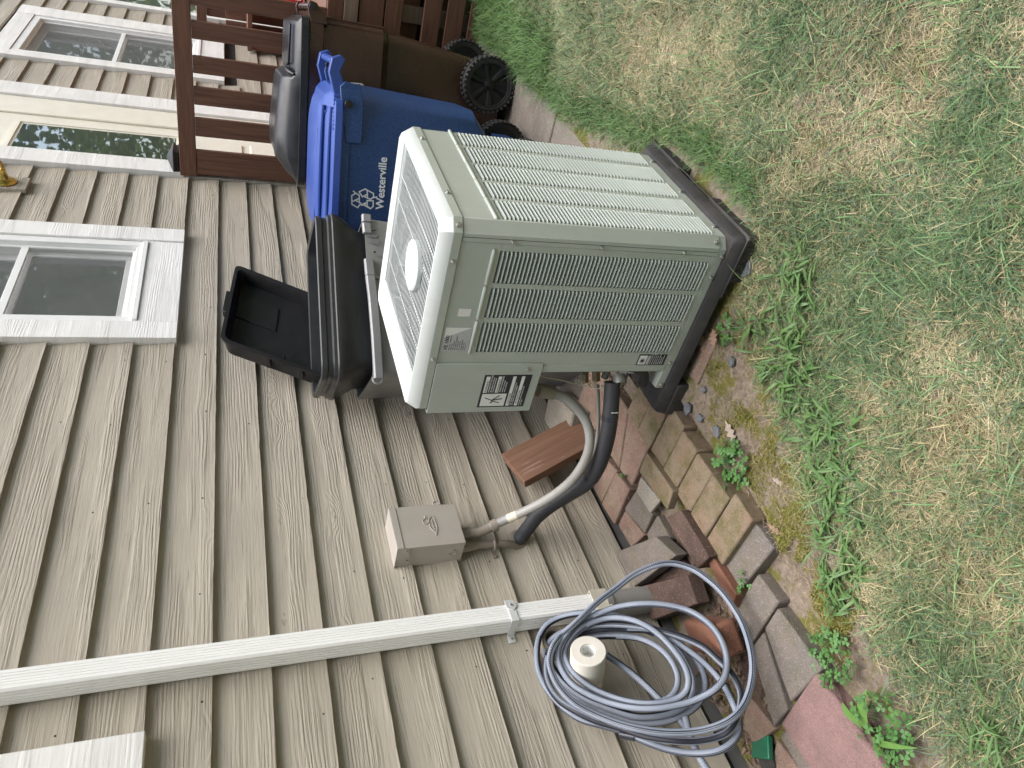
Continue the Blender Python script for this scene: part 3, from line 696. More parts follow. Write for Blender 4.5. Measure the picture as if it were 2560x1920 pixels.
# service corner: control cover and the open valve recess
b = MB(); b.prism([(.441, .522), (.462, .5195), (ADp + .002, .5195), (ADp + .002, .850), (.441, .850)][::-1], frame((-.001, 0, 0), (0, 1, 0), (0, 0, 1)), -.0035)
b.box(.0, .17, ADp - .001, ADp + .002, .52, .85); b.box(0, .17, .44, ADp, .52, .523); b.build('control_cover', M_AC, ac, bevel=.0015)
b = MB(); b.box(-.0005, .003, .4515, .476, .09, .518); b.box(.003, .06, .4735, .4765, .09, .518); b.build('recess_flange', M_AC, ac, bevel=.0008)
b = MB(); b.box(.004, .185, .4775, .4815, .092, .518)
for i in range(27): b.box(.010, .13, .4815, .487, .105 + i * .0148, .111 + i * .0148)
b.build('coil_guard', M_AC, ac)
b = MB(); b.prism([(.0, .548), (.0, .4775), (.185, .4775), (.17, .62), (.10, .565)], Matrix.Translation((0, 0, .0880)), .003); b.build('recess_floor', M_AC, ac)
# base pan flange
b = MB(); pl = [(CH, 0), (AW - CH, 0), (AW, CH), (AW, ADp), (.17, ADp), (.10, .57), (.0, .55), (0, CH)]
b.rings([[Vector((x, y, z)) for x, y in pl] for z in (ZB, .0875)], True, True, True); b.build('base_pan', M_AC, ac, bevel=.001)
# lid
def lidring(z, i):
    x0, x1, y0, y1, c = -.003 + i, AW + .004 - i, -.003 + i, ADp + .008 - i, CH * (1 - i * 14 if i < .05 else .3)
    c = max(c, .006)
    return [Vector(p) for p in ((x0 + c, y0, z), (x1 - c, y0, z), (x1, y0 + c, z), (x1, y1 - c, z), (x1 - c, y1, z), (x0 + c, y1, z), (x0, y1 - c, z), (x0, y0 + c, z))]
gx0, gx1, gy0, gy1 = .058, AW - .035, .045, .535
g = [Vector(p) for p in ((gx0, gy0, .896), (gx1, gy0, .896), (gx1, gy0 + .001, .896), (gx1, gy1 - .001, .896), (gx1, gy1, .896), (gx0, gy1, .896), (gx0, gy1 - .001, .896), (gx0, gy0 + .001, .896))]
g2 = [p - Vector((0, 0, .01)) for p in g]
b = MB(); b.rings([lidring(.853, 0.004), lidring(.853, 0), lidring(.876, 0), lidring(.9075, .017), lidring(.9095, .0195), lidring(.9075, .0225), g, g2])
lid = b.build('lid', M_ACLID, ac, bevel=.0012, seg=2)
skirt = MB(); skirt.rings([lidring(.8525, -.0008), lidring(.8745, -.0008)]); skirt.build('lid_skirt', M_AC, ac)
b = MB(); n = 36
for i in range(n):
    x = gx0 + (gx1 - gx0) * (i + .5) / n; b.box(x - .0019, x + .0019, gy0 + .001, gy1 - .001, .8927, .8932)
for f in (.0, .2, .36, .66, .82, 1.): 
    y = gy0 + (gy1 - gy0) * f; b.box(gx0, gx1, y - .002, y + .002, .8916, .8924)
for i in range(n):
    x = gx0 + (gx1 - gx0) * (i + .5) / n
    for f in (.28, .51, .74):
        if abs(i - n / 2) > 6: b.box(x - .002, x + .0035, gy0 + (gy1 - gy0) * f - .002, gy0 + (gy1 - gy0) * f + .002, .8924, .8935)
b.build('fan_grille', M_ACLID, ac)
b = MB(); b.box(gx0 - .01, gx1 + .01, gy0 - .01, gy1 + .01, .842, .846); b.build('fan_chamber', M_ACDARK, ac)
b = MB()
for k in range(3):
    a = k * 2.094 + .4; b.prism([(0, -.03), (.2, -.09), (.21, .06), (0, .03)], frame(((gx0 + gx1) / 2, (gy0 + gy1) / 2, .862), (math.cos(a), math.sin(a), 0), (-math.sin(a) * .95, math.cos(a) * .95, .3)), .002)
b.build('fan_blade', M_COIL, ac)
mc = Vector((.212, .262, 0))
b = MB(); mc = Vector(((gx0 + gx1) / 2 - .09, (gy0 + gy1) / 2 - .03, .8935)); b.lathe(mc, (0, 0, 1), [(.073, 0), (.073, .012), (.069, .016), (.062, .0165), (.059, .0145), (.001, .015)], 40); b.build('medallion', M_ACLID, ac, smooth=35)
b = MB(); b.tube([mc + Vector((.05 * math.cos(a), .05 * math.sin(a), .0152)) for a in np.linspace(0, 2 * math.pi, 33)], .0012, 5, False)
b.tube(spline([mc + Vector(p) for p in ((.02, .034, .0152), (-.012, .02, .0152), (.018, .004, .0152), (-.016, -.012, .0152), (.016, -.03, .0152))]), .0013, 5)
b.tube(spline([mc + Vector(p) for p in ((.03, .02, .0152), (.026, -.01, .0152), (.03, -.03, .0152))]), .001, 5); b.build('medallion_emboss', M_ACLID, ac, smooth=True)
# screws
scr = MB(); scr.cyl((0, 0, 0), (0, 0, .003), .0068, 14); scr.cyl((0, 0, .003), (0, 0, .007), .0047, 6); s0 = scr.build('screw', M_SCREW, ac, bevel=.0004)
first = True
def screw_at(p, n):
    global first
    o = s0 if first else inst(s0, ac); first = False
    o.location = p; o.rotation_euler = Vector(n).to_track_quat('Z', 'Y').to_euler()
for e2, z in ((.108, .863), (.426, .864)): screw_at((-.0038, e2, z), (-1, 0, 0))
for e2, z in ((.122, .075), (.443, .08), (.05, .07)): screw_at((0, e2, z), (-1, 0, 0))
for e2, z in ((.044, .20), (.044, .46), (.044, .715)): screw_at((-.0018, e2, z), (-1, 0, 0))
screw_at((.010, .0115, .863), (-1, -1, 0)); screw_at((.011, .0125, .100), (-1, -1, 0))
for e1, z in ((.485, .864), (.148, .863)): screw_at((e1, -.0038, z), (0, -1, 0))
for e1, z in ((.513, .076), (.297, .076), (.08, .076)): screw_at((e1, -.0002, z), (0, -1, 0))
screw_at((-.0048, .463, .568), (-1, 0, 0)); screw_at((.0, .535, .076), (-1, 0, 0))
# stickers on face A: local x' = -e2 direction (reads left to right seen from outside)
def sticker(e0, e1_, z0, z1, m, d, nm): return MB().box(-d - .0006, -d, e0, e1_, z0, z1).build(nm, m, ac)
def FA(e2, z, d): return frame((-d, e2, z), (0, -1, 0), (0, 0, 1))
sticker(.484, .612, .546, .697, M_BLACKLABEL, .0045, 'warning_sticker')
b = MB(); b.box(-.0056, -.0052, .558, .607, .612, .690); b.build('pictogram_panel', M_WHITELABEL, ac)
for zt, zb_ in ((.690, .678), (.652, .642), (.606, .596), (.578, .568)):
    (MB().box(-.0056, -.0052, .490, .553 if zt > .62 else .607, zb_, zt)).build('heading_strip', M_WHITELABEL, ac)
for wd, z, e in (('WARNING', .6795, .552), ('AVERTISSEMENT', .6435, .552), ('CAUTION', .5975, .600), ('ATTENTION', .5695, .600)):
    text(wd, .0098 if len(wd) < 10 else .0072, M_BLACKLABEL, ac, FA(e, z, .0057), ext=.0002)
for wd, z, e, sz in (('HAZARDOUS VOLTAGE!', .6705, .552, .0062), ('DISCONNECT ALL ELECTRIC', .6635, .552, .0046), ('POWER BEFORE SERVICING', .657, .552, .0046), ('TENSION DANGEREUSE!', .6345, .552, .0058), ('COUPER LE COURANT', .627, .552, .0046), ('AVANT ENTRETIEN', .620, .552, .0046), ('USE COPPER CONDUCTORS ONLY!', .589, .606, .0058), ('UNIT TERMINALS ARE NOT DESIGNED', .583, .606, .0046), ('N\'UTILISER QUE DES CONDUCTEURS', .561, .606, .0046), ('EN CUIVRE', .5545, .606, .0046)):
    text(wd, sz, M_WHITELABEL, ac, FA(e, z, .0053), ext=.0002)
b = MB(); fx = lambda u, v: Vector((-.0059, .602 - u * .040, .616 + v * .070))    # falling figure and bolt
for q, r_ in (([(.30, .55), (.55, .52)], .0022), ([(.55, .52), (.95, .25)], .0016), ([(.50, .50), (.62, .10)], .0016), ([(.45, .55), (.72, .90)], .0014), ([(.36, .5), (.2, .2)], .0012)): b.tube([fx(*p) for p in q], r_, 5)
b.lathe(fx(.22, .58), (1, 0, 0), [(.001, -.0004), (.003, -.0004), (.003, .0004), (.001, .0004)], 12); b.build('falling_figure', M_BLACKLABEL, ac)
sticker(.409, .4525, .102, .203, M_BLACKLABEL, .0004, 'caution_sticker')
b = MB(); b.box(-.0014, -.0011, .4135, .449, .172, .199); b.box(-.0014, -.0011, .4135, .449, .160, .1685); b.build('pictogram_panel', M_WHITELABEL, ac)
text('CAUTION', .0085, M_BLACKLABEL, ac, FA(.4475, .1615, .0015), ext=.0002)
b = MB(); c0 = Vector((-.0017, .434, .186)); b.lathe(c0, (1, 0, 0), [(.001, -.0004), (.006, -.0004), (.006, .0004), (.001, .0004)], 7)
for a in np.linspace(0, 6.28, 11)[:-1]: b.tube([c0 + Vector((0, math.cos(a) * .006, math.sin(a) * .006)), c0 + Vector((0, math.cos(a) * .0105, math.sin(a) * .0105))], .0006, 4)
b.build('burst_mark', M_BLACKLABEL, ac)
for i, wd in enumerate(('CONTAINS REFRIGERANT!', 'SYSTEM CONTAINS OIL AND', 'REFRIGERANT UNDER HIGH', 'PRESSURE. RECOVER', 'REFRIGERANT TO RELIEVE', 'PRESSURE BEFORE', 'OPENING THE SYSTEM.')):
    text(wd, .0038, M_WHITELABEL, ac, FA(.4495, .1535 - i * .0072, .0011), ext=.0002)
sticker(.315, .399, .768, .845, M_SILVERLABEL, .0004, 'nameplate')
text('XE 1000', .0145, M_BLACKLABEL, ac, FA(.394, .829, .0011), ext=.0002, bold=.0003)
for i, wd in enumerate(('MOD. NO.   TTR030C100A', 'SERIAL NO.', 'VOLTS  200/230', 'MIN. CIRCUIT AMPACITY', 'OUTDOOR USE', 'R-22   HCFC-22', 'DESIGN PRESSURE', 'COMPR. MOT.', 'O.D. MOT.')):
    text(wd, .0046, M_BLACKLABEL, ac, FA(.395, .8215 - i * .0058, .0011), ext=.0002)
b = MB(); b.prism([(.317, .7715), (.352, .843), (.317, .843)], frame((-.0013, 0, 0), (0, 1, 0), (0, 0, 1)), .0003); b.build('plate_corner', M_WHITELABEL, ac)
b = MB(); b.box(-.0012, -.0, .3995, .404, .766, .795); b.build('plate_edge', M_AC, ac)
sticker(.254, .279, .783, .819, M_WHITELABEL, .0003, 'blank_tag')
# valves in the recess
b = MB(); vp = Vector((.0, .497, .255))
b.cyl((.05, .505, .30), (.05, .50, .20), .015, 12); b.cyl((.03, .52, .225), (.005, .535, .225), .022, 12); b.cyl((.05, .49, .26), (.05, .545, .26), .012, 10); b.build('service_valve', M_VALVE, ac, smooth=40)
b = MB(); b.cyl((.05, .49, .31), (.03, .54, .30), .014, 6); b.cyl((.06, .485, .34), (.05, .545, .33), .010, 10); b.cyl((.05, .53, .335), (.03, .55, .335), .012, 6); b.build('small_valve', M_COPPER, ac, smooth=40)
b = MB(); b.tube(spline([(.035, .49, .20), (.03, .50, .15), (.03, .53, .125), (.035, .56, .118)]), .015, 10); b.build('suction_elbow', M_PAD, ac, smooth=True)

# black plastic pad under the unit (top at ZB)
pad = thing('equipment_pad', 'black plastic pad under the air conditioner', 'pad', (1.581, -1.267, 0), TH)
b = MB(); b.loft([(.030, -.024, .622, -.024, .655, .02), (.052, -.020, .618, -.020, .652, .02), (.0635, -.012, .61, -.012, .645, .02)], 3); b.build('pad_top', M_PAD, pad, smooth=30)
def foot(x0, x1, y0, y1): MB().box(x0, x1, y0, y1, -.045, .029).build('pad_foot', M_PAD, pad, bevel=.006)
foot(-.028, .22, -.028, .12); foot(.42, .625, -.028, .10); foot(-.026, .10, .52, .652); foot(.5, .62, .56, .65)
b = MB(); b.box(-.031, -.026, -.02, .17, .0265, .0335); b.box(-.026, .62, -.031, -.027, .022, .028); b.build('pad_ridge', M_PAD, pad, bevel=.001)
b = MB()
for i, yy in enumerate((.0, .02, .036, .056, .075, .1)): b.box(-.0305, -.0275, yy, yy + .004, .004, .022); b.box(-.0305, -.0275, yy, yy + .011, (.004, .019, .011)[i % 3], (.007, .022, .014)[i % 3])
b.build('raised_marks', M_PAD, pad)

# refrigerant line set
ls = thing('refrigerant_line', 'black foam covered refrigerant line from the wall to the air conditioner', 'pipe')
L0 = [W(1290, 1352, 1, .004), W(1300, 1345, 1, -.02), W(1318, 1322, 1, -.05), W(1342, 1292, 1, -.10), W(1378, 1263, 1, -.17), W(1420, 1237, 1, -.25), W(1466, 1207, 1, -.34), W(1494, 1168, 1, -.43), W(1512, 1118, 1, -.52), W(1523, 1064, 1, -.60), W(1528, 1010, 1, -.67), W(1531, 955, 1, -.735)]
lp = spline(L0, 8); b = MB(); b.tube(lp, .0262, 20); b.build('foam_sleeve', M_FOAM, ls, smooth=60)
def nearest(px, py):
    return min(range(1, len(lp) - 2), key=lambda i: (1280 + FPX * (lp[i] - CAMP).dot(CA) / (lp[i] - CAMP).dot(CF) - px) ** 2 + (960 + FPX * (lp[i] - CAMP).dot(CB) / (lp[i] - CAMP).dot(CF) - py) ** 2)
for q in ((1476, 1192), (1522, 1043)):
    i = nearest(*q); d = (lp[i + 1] - lp[i - 1]).normalized(); b = MB(); b.cyl(lp[i] - d * .0085, lp[i] + d * .0085, .0272, 20); b.build('tape_band', M_TAPE, ls, smooth=40)
b = MB(); i = nearest(1541, 1030); b.box(-.0015, .0015, -.001, .001, -.012, .012, Matrix.Translation(lp[i] + Vector((-.022, -.0155, .0)))); b.build('white_tag', M_PRINT, ls)
b = MB(); b.lathe(W(1294, 1350, 1, -.004), (L0[1] - L0[0]), [(.012, -.008), (.036, -.006), (.037, .008), (.026, .016)], 14); b.build('sealant', M_CONDUIT_TAUPE, ls, smooth=50)
b = MB(); b.tube(spline([W(1494, 962, 1, -.66), W(1496, 1010, 1, -.60), W(1496, 1060, 1, -.54), W(1490, 1110, 1, -.47), W(1474, 1150, 1, -.40), W(1450, 1190, 1, -.33), W(1424, 1218, 1, -.27)], 8), .0065, 10); b.build('liquid_line', M_CONDUIT, ls, smooth=60)
tw = thing('control_wire', 'curly cream control wire beside the black refrigerant line', 'wire')
a0, a1 = W(1436, 952, 1, -.69), W(1498, 966, 1, -.69); pth = []
for i in range(100):
    t = i / 99; c = a0.lerp(a1, t); a = t * 4.3 * 2 * math.pi; pth.append(c + CB * (math.cos(a) * .009) + CA * (math.sin(a) * .009) + CF * (math.sin(a + 1) * .005))
b = MB(); b.tube([W(1345, 936, 1, -.70), W(1365, 944, 1, -.695), W(1405, 951, 1, -.69)] + pth + [W(1512, 979, 1, -.70), W(1520, 985, 1, -.70)], .0022, 6); b.build('wire_strand', M_WIRE, tw, smooth=True)

# ================================================================== BINS
BTH = R(13)
def wheel(parent, c, side, r=.14, w=.055):
    """wheel with axis along x; side = -1 shows its hub face towards -x"""
    t = MB(); c = Vector(c)
    t.lathe(c, (1, 0, 0), [(r * .74, -w / 2), (r * .9, -w / 2 - .003), (r * .955, -w / 2 + .006), (r * .965, 0), (r * .955, w / 2 - .006), (r * .9, w / 2 + .003), (r * .74, w / 2), (r * .74, -w / 2)], 40)
    n = 34
    for k in range(n):
        for s_, o_ in ((-1, 0), (1, .5)):
            a = (k + o_) * 2 * math.pi / n; M = Matrix.Translation(c) @ Matrix.Rotation(a, 4, 'X')
            t.box(s_ * w / 2 * .96 - .012, s_ * w / 2 * .96 + .012, -.0078, .0078, r * .93, r * 1.005, M)
    t = t.build('wheel', M_TYRE, parent, bevel=.002)
    d = MB(); xs = side * w / 2
    d.lathe(c, (side, 0, 0), [(.001, w * .16), (r * .72, w * .16), (r * .75, w * .50), (r * .79, w * .53), (r * .80, w * .40), (r * .8, -w * .4), (.001, -w * .4)], 40)
    d.build('rim', M_BLACKPLASTIC, t, smooth=40)
    sp = MB()
    for k in range(6):
        a = k * math.pi / 3 + .3; M = Matrix.Translation(c) @ Matrix.Rotation(a, 4, 'X')
        pr = [(.028, .011), (r * .34, .015), (r * .6, .021), (r * .73, .024)]
        rings = []
        for rr, hw in pr: rings.append([M @ Vector((side * (w * .16 + q), u * hw, rr)) for u, q in ((-1, 0), (-.75, .008), (0, .0125), (.75, .008), (1, 0))])
        sp.rings(rings, False)
    sp.build('spoke_set', M_BLACKPLASTIC, t, smooth=60)
    h = MB(); h.lathe(c, (side, 0, 0), [(.03, w * .16), (.029, w * .46), (.020, w * .5), (.019, w * .62), (.015, w * .66), (.001, w * .66)], 24); h.build('hub_cap', M_BLACKPLASTIC, t, smooth=40)
    return t
def strokes(parent, polys, p_loc, n_loc, X0, Y0, k, width, m, name):
    """traced printed outline: polylines measured on the photo, laid on a plane of the parent"""
    Mp = Matrix.Translation(parent.location) @ parent.rotation_euler.to_matrix().to_4x4(); Mi = Mp.inverted()
    p0 = Mp @ Vector(p_loc); n = (Mp.to_3x3() @ Vector(n_loc)).normalized(); nl = Vector(n_loc).normalized(); b = MB(); c = 0
    for ln in polys:
        wd = width
        if isinstance(ln[0], float): wd = ln[0]; ln = ln[1:]
        q = [Mi @ Wp(X0 + x * k, Y0 + y * k, p0, n) for x, y in ln]
        for i in range(len(q) - 1):
            d = (q[i + 1] - q[i]).normalized(); s_ = nl.cross(d).normalized() * wd / 2; a_, e_ = q[i] - d * wd * .4, q[i + 1] + d * wd * .4; h = nl * (.0012 + .00008 * (c % 5)); c += 1
            lo = [a_ - s_, e_ - s_, e_ + s_, a_ + s_]; b.hexa([v - nl * .004 for v in lo], [v + h for v in lo])
    return b.build(name, m, parent)
brown = thing('brown_bin', 'tall brown wheeled rubbish bin with a black lid', 'wheelie bin', (3.77, -1.03, -.02), BTH)
b = MB(); b.loft([(.05, .075, .60, -.055, .40, .05), (.30, .060, .62, -.095, .45, .06), (.60, .048, .635, -.135, .52, .06), (.665, .045, .64, -.14, .535, .06), (.70, .004, .675, -.155, .56, .07), (.98, .0, .68, -.16, .60, .07), (.985, -.016, .695, -.175, .615, .07), (1.045, -.018, .697, -.178, .62, .07)], 6, True, True); b.build('body', M_BROWN, brown, smooth=28)
wheel(brown, (.025, .03, .14), -1); wheel(brown, (.52, -.03, .14), 1)
b = MB(); b.cyl((.03, .025, .14), (.62, .0, .14), .014, 12); b.build('axle', M_BLACKPLASTIC, brown, smooth=True)
b = MB(); b.loft([(1.046, -.022, .70, -.15, .625, .06), (1.052, -.026, .704, -.155, .63, .06), (1.084, -.024, .702, -.152, .63, .06), (1.0855, -.012, .69, -.145, .62, .055)], 6); b.build('lid', M_BLACKPLASTIC, brown, smooth=26)
b = MB(); rg = []
for y, zt in ((-.142, 1.088), (-.125, 1.128), (.075, 1.132), (.10, 1.126), (.125, 1.165), (.17, 1.176), (.40, 1.196), (.50, 1.192), (.585, 1.125), (.612, 1.088)):
    h = zt - 1.084; rg.append([Vector((x, y, 1.084 + f * h)) for x, f in ((-.004, 0), (.012, .45), (.03, .62), (.062, .9), (.09, 1.), (.20, .97), (.48, .97), (.59, 1.), (.618, .9), (.65, .62), (.668, .45), (.684, 0))])
b.rings(rg, False); b.build('lid_crown', M_BLACKPLASTIC, brown, smooth=30, bevel=.004)
b = MB(); b.tube([(.012, .105, 1.112), (.035, .10, 1.128), (.075, .09, 1.142), (.12, .085, 1.146)], .010, 8, rr=[.006, .011, .011, .006]); b.build('lid_rib', M_BLACKPLASTIC, brown, smooth=60)
b = MB(); b.tube([(.05, -.11, 1.13), (.05, .06, 1.135), (.10, .07, 1.137)], .005, 6); b.build('lid_rib', M_BLACKPLASTIC, brown, smooth=60)
b = MB(); b.tube([(-.012, -.20, 1.035), (.69, -.20, 1.035)], .0165, 12); 
for x0 in (-.016, .655):
    b.prism([(-.13, .965), (-.175, .99), (-.215, 1.02), (-.222, 1.05), (-.20, 1.062), (-.13, 1.045)], frame((x0, 0, 0), (0, 1, 0), (0, 0, 1)), .036)
b.build('handle', M_BROWN, brown, bevel=.003)
b = MB(); b.cyl((-.0165, -.198, 1.038), (-.026, -.198, 1.038), .0155, 18); b.build('hinge_plug', M_BLACKPLASTIC, brown, bevel=.002)
strokes(brown, [[(215, 180), (285, 300), (285, 440)], [(290, 295), (380, 310), (425, 390), (405, 440), (660, 455)], [(665, 450), (665, 400), (600, 370), (520, 345)], [(505, 370), (505, 225), (930, 262), (1010, 325)], [.013, (1000, 320), (820, 640)], [(300, 560), (590, 580)]], (.0035, .12, .80), (-1, 0, -.02), 850, 195, 70 / 1270, .0052, M_PRINT, 'printed_symbol')
b = MB(); b.tube([(.012, -.155, .70), (.012, -.16, .97)], .006, 6); b.build('back_rib', M_BROWN, brown)

blue = thing('blue_bin', 'blue wheeled recycling bin with white lettering and a blue lid', 'wheelie bin', (3.127, -1.178, -.02), BTH)
b = MB(); b.loft([(.05, .055, .47, .40, .62, .06), (.25, .042, .49, .29, .65, .08), (.38, .036, .53, .125, .67, .11), (.80, .012, .555, .10, .745, .13), (.93, .002, .565, .095, .775, .14), (.935, -.006, .573, .088, .785, .14), (.965, -.008, .575, .086, .79, .14)], 8); b.build('body', M_BLUE, blue, smooth=28)
b = MB(); b.prism([(.075, .90), (.065, .965), (.085, .985), (.18, .975), (.305, .95), (.30, .885), (.16, .885)], frame((-.012, 0, 0), (0, 1, 0), (0, 0, 1)), .02); b.build('handle_bracket', M_BLUE, blue, bevel=.004)
b = MB(); b.prism([(.02, .93), (.01, .99), (.06, 1.0), (.15, .975), (.15, .93)], frame((.42, 0, 0), (0, 1, 0), (0, 0, 1)), .03); b.build('handle_bracket', M_BLUE, blue, bevel=.004)
b = MB(); b.tube([(.10, .20, .80), (.085, .205, .6), (.08, .21, .45), (.10, .205, .38)], .007, 8); b.build('side_groove_rib', M_BLUE, blue, smooth=True)
wheel(blue, (.03, .34, .13), -1, .13); wheel(blue, (.41, .305, .13), 1, .13)
b = MB(); b.cyl((.03, .34, .13), (.42, .305, .13), .013, 12); b.build('axle', M_BLACKPLASTIC, blue, smooth=True)
b = MB(); b.box(.10, .36, .235, .335, .12, .20); b.build('axle_bracket', M_BLUE, blue, bevel=.006)
b = MB(); b.loft([(.966, -.022, .59, .10, .80, .09), (.972, -.026, .594, .096, .805, .09), (.998, -.022, .59, .098, .80, .09), (1.008, .0, .57, .11, .785, .09), (1.03, .035, .53, .13, .755, .09), (1.036, .05, .52, .15, .74, .09), (1.05, .075, .49, .17, .71, .1), (1.062, .12, .45, .21, .66, .1)], 8); lidb = b.build('lid', M_BLUELID, blue, smooth=24)
b = MB()
for x, z in ((.012, 1.012), (.052, 1.04)): b.tube(spline([(x, .17, z), (x, .3, z + .004), (x - .002, .55, z + .004), (x + .006, .74, z - .002)], 5), .0085, 8)
for i in range(9): y = .125 + i * .016; b.lathe((.004 - .001 * i, y, .972), (0, 0, 1), [(.001, -.006), (.009, -.006), (.010, .02), (.007, .034), (.001, .036)], 10)
for p, q in (((.04, .19, 1.030), (.10, .27, 1.052)), ((.10, .27, 1.054), (.115, .66, 1.056)), ((.10, .66, 1.054), (.05, .73, 1.034))): b.tube([p, q], .005, 6)
for i in range(0): b.tube([(.028 + .010 * math.sin(i * 1.9), .16 + i * .017, 1.03 + .004 * math.cos(i * 1.9)), (.028 + .010 * math.sin((i + 1) * 1.9), .177 + i * .017, 1.03 + .004 * math.cos((i + 1) * 1.9))], .006, 6)
b.build('lid_rib', M_BLUELID, lidb if False else blue, smooth=40)
b = MB()
for x0 in (.0, .43):
    b.prism([(.18, .965), (.12, 1.005), (.04, 1.03), (-.015, 1.02), (-.03, .985), (-.015, .965), (.03, .985), (.10, .955)], frame((x0, 0, 0), (0, 1, 0), (0, 0, 1)), .045)
b.tube([(.02, .0, 1.0), (.45, .0, 1.0)], .016, 12); b.build('lid_arm', M_BLUELID, blue, bevel=.004)
b = MB(); b.cyl((-.012, .150, .949), (-.028, .150, .949), .0165, 8); b.build('hinge_plug', M_BLACKPLASTIC, blue, bevel=.002); b = MB(); b.cyl((.42, .03, .985), (.40, .03, .985), .014, 8); b.build('hinge_plug', M_BLACKPLASTIC, blue, bevel=.002)
text('Westerville', .048, M_PRINT, blue, frame((.0105, .5745, .771), (0, -1, 0), (.027, 0, 1)), ext=.0015, bold=.0009)
strokes(blue, [[(445, 265), (650, 168), (715, 215), (725, 350), (555, 432), (445, 265)], [(650, 168), (930, 320), (938, 440), (828, 522), (640, 435)], [(930, 465), (1045, 440)], [(725, 340), (725, 450)],
               [(198, 640), (193, 392), (330, 312), (448, 380), (450, 590)], [(250, 245), (335, 315)], [(200, 600), (330, 540), (440, 490)], [(330, 560), (505, 650), (400, 800), (200, 690), (200, 600)],
               [(718, 562), (925, 572), (920, 760), (830, 838), (718, 745), (718, 562)], [(830, 838), (610, 715), (520, 715), (660, 640), (655, 700)]], (.0085, .53, .843), (-1, 0, -.0748), 865, 460, 90 / 1224, .0055, M_PRINT, 'recycling_symbol')

# grey can with a cracked rim
GTH = -math.atan2(.6, .8)
grey = thing('grey_bin', 'grey rubbish bin with a cracked broken rim behind the air conditioner', 'rubbish bin', (2.15, -.35, -.02), GTH)
b = MB(); b.loft([(.0, .03, .60, .03, .36, .05), (.5, .015, .63, .015, .39, .05), (.885, .0, .655, .0, .41, .04), (.915, .0, .655, .0, .41, .04), (.915, .006, .649, .006, .404, .036), (.5, .022, .622, .022, .384, .045)], 5, True, False); b.build('body', M_GREYBIN, grey, smooth=30)
def rimpiece(pts, h0=.884, h1=.922):
    b = MB(); rg = []
    for x, y, dz in pts: rg.append([Vector((x, y - .004, h0 + dz)), Vector((x, y - .014, h0 + .004 + dz)), Vector((x, y - .016, h1 - .006 + dz)), Vector((x, y - .010, h1 + dz)), Vector((x, y + .004, h1 + dz)), Vector((x, y + .002, h0 + .006 + dz))])
    b.rings(rg, True, True, True); return b.build('rim_piece', M_GREYRIM, grey, bevel=.0012)
rimpiece([(-.012, .0, -.006), (.15, -.008, -.005), (.30, -.012, -.001), (.395, -.006, .003)]); rimpiece([(.397, -.005, .003), (.465, -.002, .005)]); rimpiece([(.575, -.001, .002), (.617, -.001, .004)], .886, .922); rimpiece([(.622, -.001, .003), (.655, .001, .002)], .885, .923)
b = MB()
for x, w, z0, tilt in ((.385, .012, .862, .2), (.475, .05, .845, -.05), (.53, .02, .868, .15), (.56, .012, .875, -.2)):
    b.prism([(0, 0), (w, -.012), (w * .9, .03), (w * .2, .034)], frame((x, -.006, z0), (1, -tilt, 0), (0, -.12, 1)), -.002)
b.build('broken_shard', M_GREYRIM, grey)
b = MB()
for x, z1, w in ((.388, .85, .0025), (.50, .835, .003), (.545, .86, .0025), (.59, .865, .002)): b.prism([(-w, 0), (w, 0), (w * 3, z1 - .886)], frame((x, -.0012, .886), (1, 0, 0), (0, 0, 1)), .0006)
b.build('crack', M_DARKGAP, grey)
b = MB(); b.tube([(-.016 + .014 * math.cos(a), .0 - .002 * math.sin(a), .90 + .018 * math.sin(a)) for a in np.linspace(0, 2 * math.pi, 16)], .0045, 7, False); b.build('hinge_loop', M_GREYRIM, grey, smooth=True)
# charcoal tub nested in it, lid standing open
tub = thing('charcoal_tub', 'charcoal plastic tub with ribbed brim stacked inside the grey bin', 'storage tub', (2.15, -.35, 0), GTH)
b = MB(); b.loft([(.66, .05, .60, .04, .36, .05), (.885, .035, .615, .03, .37, .05), (.925, .032, .62, .028, .372, .05), (.945, .02, .64, .02, .38, .06), (.975, .004, .665, .006, .388, .07), (1.005, -.012, .678, -.006, .394, .07), (1.018, -.012, .678, -.006, .394, .07), (1.022, -.006, .672, -.001, .39, .066), (1.034, -.004, .67, .0, .39, .066), (1.04, .006, .66, .008, .385, .06), (1.055, .006, .66, .008, .385, .06), (1.060, -.001, .664, .004, .388, .06), (1.078, -.001, .664, .004, .388, .06), (1.082, .006, .658, .01, .38, .055), (1.078, .018, .645, .02, .37, .05), (.93, .045, .61, .038, .36, .045), (.70, .06, .59, .05, .35, .04)], 7, True, True); b.build('tub_body', M_CHARCOAL, tub, smooth=30)
# the open lid: a shallow tray leaning against the wall
lidT = thing('open_tub_lid', 'black shallow tray like lid propped open against the boards behind the tub', 'tub lid')
A_, B_, C_, D_ = W(594, 667, 1, -.27), W(557, 846, 1, -.18), W(852, 952, 1, -.165), W(860, 770, 1, -.265)
ux = ((A_ - B_) + (D_ - C_)).normalized(); uy = ((B_ - C_) + (A_ - D_)).normalized(); nz = ux.cross(uy).normalized()
if nz.dot(CF) > 0: nz = -nz
def trayring(ins, dep, r=.035, n=6):
    out = []; cs = [C_, D_, A_, B_]
    for i in range(4):
        p = cs[i]; a = (cs[i - 1] - p).normalized(); c = (cs[(i + 1) % 4] - p).normalized(); q = p + (a + c) * ins
        s_, e_ = q + a * r, q + c * r
        for k in range(n + 1):
            t = k / n; out.append((s_ * (1 - t) ** 2 + q * 2 * t * (1 - t) + e_ * t * t) - nz * dep)
    return out
